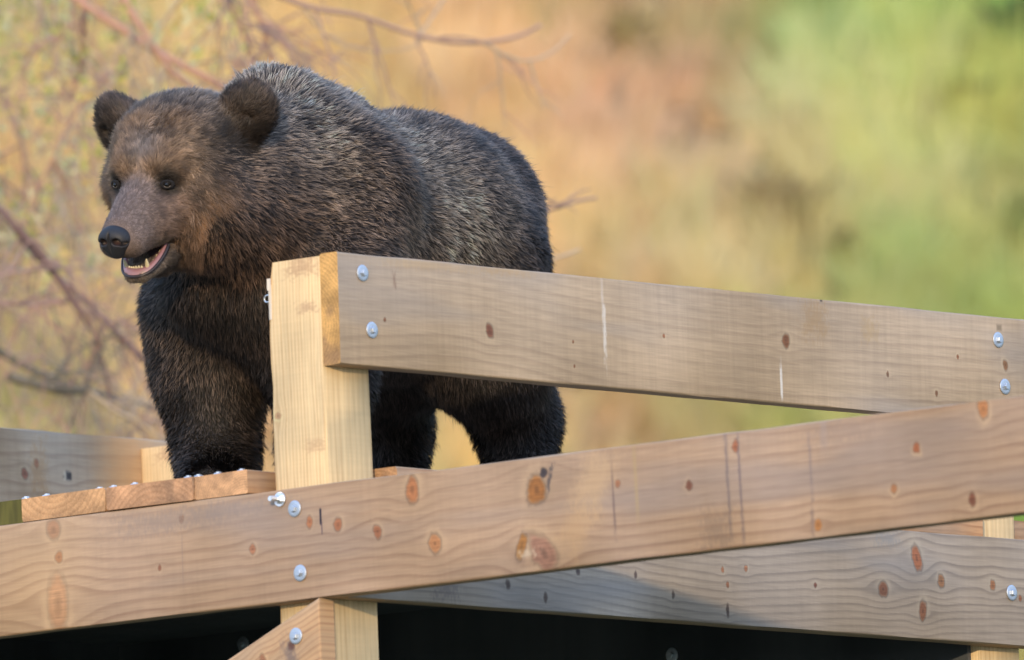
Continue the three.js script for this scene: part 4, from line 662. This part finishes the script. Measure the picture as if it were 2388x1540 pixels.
// ---------------------------------------------------------------- bare tree behind the platform at left
{
  const base = V(at(-420, 900, 39.1).x, 0, at(-420, 900, 39.1).z); base.y = landY(base.x, base.z);
  const tree = thing('bare_tree', base); tag(tree, 'bare tree with reddish limbs and drooping twigs behind the bear at left', 'tree');
  const r = RNG(777), barks = { red: std({ color: new THREE.Color(...[198, 152, 130].map(s2l)) }), plum: std({ color: new THREE.Color(...[168, 136, 122].map(s2l)) }), old: std({ color: new THREE.Color(...[128, 102, 98].map(s2l)) }), dark: std({ color: new THREE.Color(...[116, 108, 94].map(s2l)) }), grey: std({ color: new THREE.Color(...[190, 168, 142].map(s2l)) }) };
  function tube(pts, r0, r1, nseg = 6) { // tapered tube through points
    const c = new THREE.CatmullRomCurve3(pts), n = Math.max(4, pts.length * 6), F = c.computeFrenetFrames(n, false), pos = [], nor = [], idx = [];
    for (let i = 0; i <= n; i++) { const p = c.getPointAt(i / n), q = lerp(r0, r1, i / n) * (.88 + .24 * vn(i * .6, r0 * 900, 4)); for (let k = 0; k < nseg; k++) { const a = k / nseg * 6.2832, v = F.normals[i].clone().multiplyScalar(Math.cos(a)).addScaledVector(F.binormals[i], Math.sin(a)); pos.push(p.x + v.x * q - base.x, p.y + v.y * q - base.y, p.z + v.z * q - base.z); nor.push(v.x, v.y, v.z); } }
    for (let i = 0; i < n; i++) for (let k = 0; k < nseg; k++) { const a = i * nseg + k, b = i * nseg + (k + 1) % nseg; idx.push(a, b, b + nseg, a, b + nseg, a + nseg); }
    const g = new THREE.BufferGeometry(); g.setAttribute('position', new THREE.Float32BufferAttribute(pos, 3)); g.setAttribute('normal', new THREE.Float32BufferAttribute(nor, 3)); g.setIndex(idx); return g;
  }
  mesh('trunk', tube([base.clone().add(V(0, -.3, 0)), base.clone().add(V(.1, 3, 0)), at(-430, 700, 39.1), at(-380, -300, 39.2), at(-300, -1200, 39.4)], .26, .12, 12), barks.dark, tree);
  const twigs = { red: [], plum: [], dark: [], grey: [] };
  // wandering twig from a point, in picture directions (dx right, dy down)
  function twig(p, dx, dy, len, rad, tint, depth, droop = .35) {
    const n = 5, pts = [p.clone()]; let d = cR.clone().multiplyScalar(dx).addScaledVector(cU, -dy).addScaledVector(cF, (r() - .5) * 1.2).normalize(), q = p.clone();
    for (let i = 0; i < n; i++) { d.addScaledVector(cR, (r() - .5) * .55).addScaledVector(cU, (r() - .5) * .55).addScaledVector(UP, -droop * .5).addScaledVector(cF, (r() - .5) * .4).normalize(); q = q.clone().addScaledVector(d, len / n); pts.push(q); }
    twigs[tint].push(tube(pts, rad, rad * .4, 4));
    if (depth > 0) { const k = 2 + Math.floor(r() * 3); for (let i = 0; i < k; i++) { const s = pts[1 + Math.floor(r() * (n - 1))], a = (r() < .5 ? 1 : -1) * (.5 + r() * .7); twig(s, dx * Math.cos(a) - dy * Math.sin(a), dx * Math.sin(a) + dy * Math.cos(a), len * (.4 + .35 * r()), rad * .6, r() < .75 ? tint : ['red', 'plum', 'grey'][Math.floor(r() * 3)], depth - 1, droop); } }
  }
  function limb(P, d, r0, r1, tint, nt, tl, opt = {}) { // P: picture positions
    const pts = P.map(([x, y, dd], i) => at(x, y, (dd ?? d) + 2.6 + i * .04)), g = mesh('limb', tube(pts, r0, r1, 8), barks[opt.bark ?? tint], tree), c = new THREE.CatmullRomCurve3(pts); void g;
    for (let i = 0; i < nt; i++) { const t = .08 + .9 * r(), p = c.getPoint(t), q = c.getTangent(t), x = q.dot(cR), y = -q.dot(cU), a = (r() < .5 ? 1 : -1) * (.45 + .8 * r()); twig(p, x * Math.cos(a) - y * Math.sin(a), x * Math.sin(a) + y * Math.cos(a), tl * (.5 + r()), Math.max(.0035, r0 * .3), opt.tw ?? tint, opt.lv ?? 1, opt.droop ?? .35); }
  }
  limb([[-300, -420], [100, -60], [300, 78], [410, 145], [530, 208], [680, 300]], 36.6, .012, .009, 'red', 8, .35, { lv: 1, tw: 'plum' });
  limb([[220, -120], [345, 90], [400, 165], [455, 215], [520, 300]], 36.6, .010, .007, 'red', 5, .3, { tw: 'grey' });
  limb([[-420, 300], [-160, 400], [0, 490], [62, 570], [132, 645], [205, 705], [275, 780], [345, 850], [460, 950]], 35.6, .0095, .008, 'plum', 13, .34, { lv: 2, bark: 'old' });
  limb([[40, 530], [110, 610], [160, 690], [215, 770], [240, 850], [265, 960]], 35.6, .010, .004, 'plum', 10, .25, { droop: .7, bark: 'old' });
  limb([[-300, 730], [0, 706], [90, 712], [168, 700]], 35.8, .009, .005, 'red', 7, .25);
  limb([[-250, 690], [0, 642], [75, 630], [132, 624]], 35.5, .006, .0035, 'plum', 4, .25);
  limb([[-350, 700], [-60, 790], [60, 856], [160, 900], [265, 925], [370, 955], [520, 990]], 35.9, .012, .006, 'dark', 16, .32, { tw: 'grey', lv: 2 });
  limb([[20, 880], [95, 900], [150, 912], [205, 912]], 35.6, .013, .010, 'dark', 5, .3, { tw: 'dark' });
  limb([[205, 912], [270, 960], [330, 990], [420, 1060]], 35.6, .007, .003, 'grey', 7, .22);
  limb([[190, -200], [196, 30], [190, 100], [188, 150], [160, 240]], 36.8, .011, .006, 'red', 9, .28);
  limb([[-200, 60], [20, 250], [60, 420], [50, 600]], 37.2, .008, .004, 'plum', 8, .4, { lv: 2 });
  limb([[-100, -200], [60, -40], [150, 210], [165, 330], [120, 480]], 37.4, .008, .004, 'grey', 8, .4, { lv: 2 });
  limb([[300, -300], [560, -60], [720, 16], [830, 35], [950, 76], [1050, 98], [1130, 98], [1210, 84], [1262, 58]], 35.8, .0085, .0045, 'plum', 6, .28, { lv: 1, tw: 'plum', droop: .5 });
  limb([[1130, 98], [1170, 125], [1230, 142], [1290, 120], [1330, 80]], 35.9, .004, .0025, 'grey', 2, .14);
  limb([[700, 10], [770, 90], [860, 118], [960, 110], [1000, 80]], 36.0, .003, .002, 'grey', 2, .14);
  limb([[980, 80], [1040, -10], [1080, -90]], 36, .004, .003, 'grey', 1, .14);
  limb([[560, -60], [600, 30], [620, 90], [640, 170]], 36.5, .008, .004, 'red', 10, .28, { lv: 1 });
  limb([[420, -200], [520, -20], [560, 60], [590, 130]], 36.3, .008, .005, 'plum', 10, .26);
  limb([[700, 560], [1000, 520], [1230, 500], [1300, 485], [1345, 470], [1390, 462]], 34.8, .006, .0035, 'plum', 2, .1);
  limb([[1150, 640], [1260, 612], [1320, 595], [1352, 582]], 34.9, .005, .003, 'grey', 1, .08);
  for (let i = 0; i < 26; i++) { const x = -80 + 660 * Math.pow(r(), 1.25), y = -60 + 640 * Math.pow(r(), 1.1); twig(at(x, y, 39 + 4 * r()), r() - .5, r() * .9 - .2, .3 + .3 * r(), .0045, ['red', 'plum', 'grey', 'plum'][i % 4], 2, .4); }
  for (let i = 0; i < 10; i++) { const x = -40 + 420 * r(), y = 560 + 420 * r(); twig(at(x, y, 38.6 + 3 * r()), r() - .5, .4 + r() * .5, .25 + .3 * r(), .0036, ['plum', 'grey', 'dark'][i % 3], 1, .5); }
  for (const k of Object.keys(twigs)) if (twigs[k].length) { const m = mesh('twigs', mergeGeometries(twigs[k]), barks[k], tree); m.userData.kind = 'stuff'; }
  // last yellow leaves and lichen tufts on the upper twigs
  const pos = [], col = [], idx = [], tints = [[206, 196, 104], [192, 184, 112], [222, 210, 160], [170, 168, 84], [214, 182, 110], [188, 196, 150]];
  for (let i = 0; i < 600; i++) {
    const x = -60 + 640 * Math.pow(r(), 1.35), y = -40 + 720 * Math.pow(r(), 1.3); if (x > 420 && y > 150) continue;
    const c = at(x, y, 39 + 4.5 * r()), t = tints[Math.floor(r() * tints.length)].map(s2l), m = 2 + Math.floor(r() * 4);
    for (let k = 0; k < m; k++) { const p = c.clone().add(V((r() - .5) * .03, (r() - .5) * .07, (r() - .5) * .03)), u = V(r() - .5, r() - .5, (r() - .5) * .6).normalize(), w = u.clone().cross(V(r() - .5, r() - .5, 1)).normalize(), s = .006 + .008 * r(), o = pos.length / 3; for (const [a, b] of [[-1.4, 0], [0, -.7], [1.4, 0], [0, .7]]) { pos.push(p.x + (u.x * a + w.x * b) * s - base.x, p.y + (u.y * a + w.y * b) * s - base.y, p.z + (u.z * a + w.z * b) * s - base.z); col.push(...t); } idx.push(o, o + 1, o + 2, o, o + 2, o + 3); }
  }
  const g = new THREE.BufferGeometry(); g.setAttribute('position', new THREE.Float32BufferAttribute(pos, 3)); g.setAttribute('color', new THREE.Float32BufferAttribute(col, 3)); g.setIndex(idx); g.computeVertexNormals();
  mesh('leaves', g, new THREE.MeshPhysicalMaterial({ vertexColors: true, side: THREE.DoubleSide, roughness: .9, transmission: .35 }), tree).userData.kind = 'stuff';
  // added trunk, unseen, put between the sun and the far rail to shade it
  const q = hit(262, 1020, 'z', -2.361).applyAxisAngle(UP, ALPHA).add(platform.position).addScaledVector(sunDir, -7.2), side = V(sunDir.z, 0, -sunDir.x).normalize(); q.addScaledVector(side, side.x > 0 ? -.27 : .27);
  const b2 = V(q.x, 0, q.z), t2 = thing('bare_tree', b2); tag(t2, 'unseen trunk added to the left in front of the platform to shade the far rail', 'tree'); b2.y = 0;
  const rel = p => p.clone().add(base);
  const top = q.y + .42; // height set so the added trunk just shades the rail's top edge
  mesh('trunk', tube([rel(V(0, -.3, 0)), rel(V(.02, 2, 0)), rel(V(0, 4, 0)), rel(V(0, top - b2.y, 0))], .30, .26, 14), barks.dark, t2);
}
renderer.render(scene, camera);
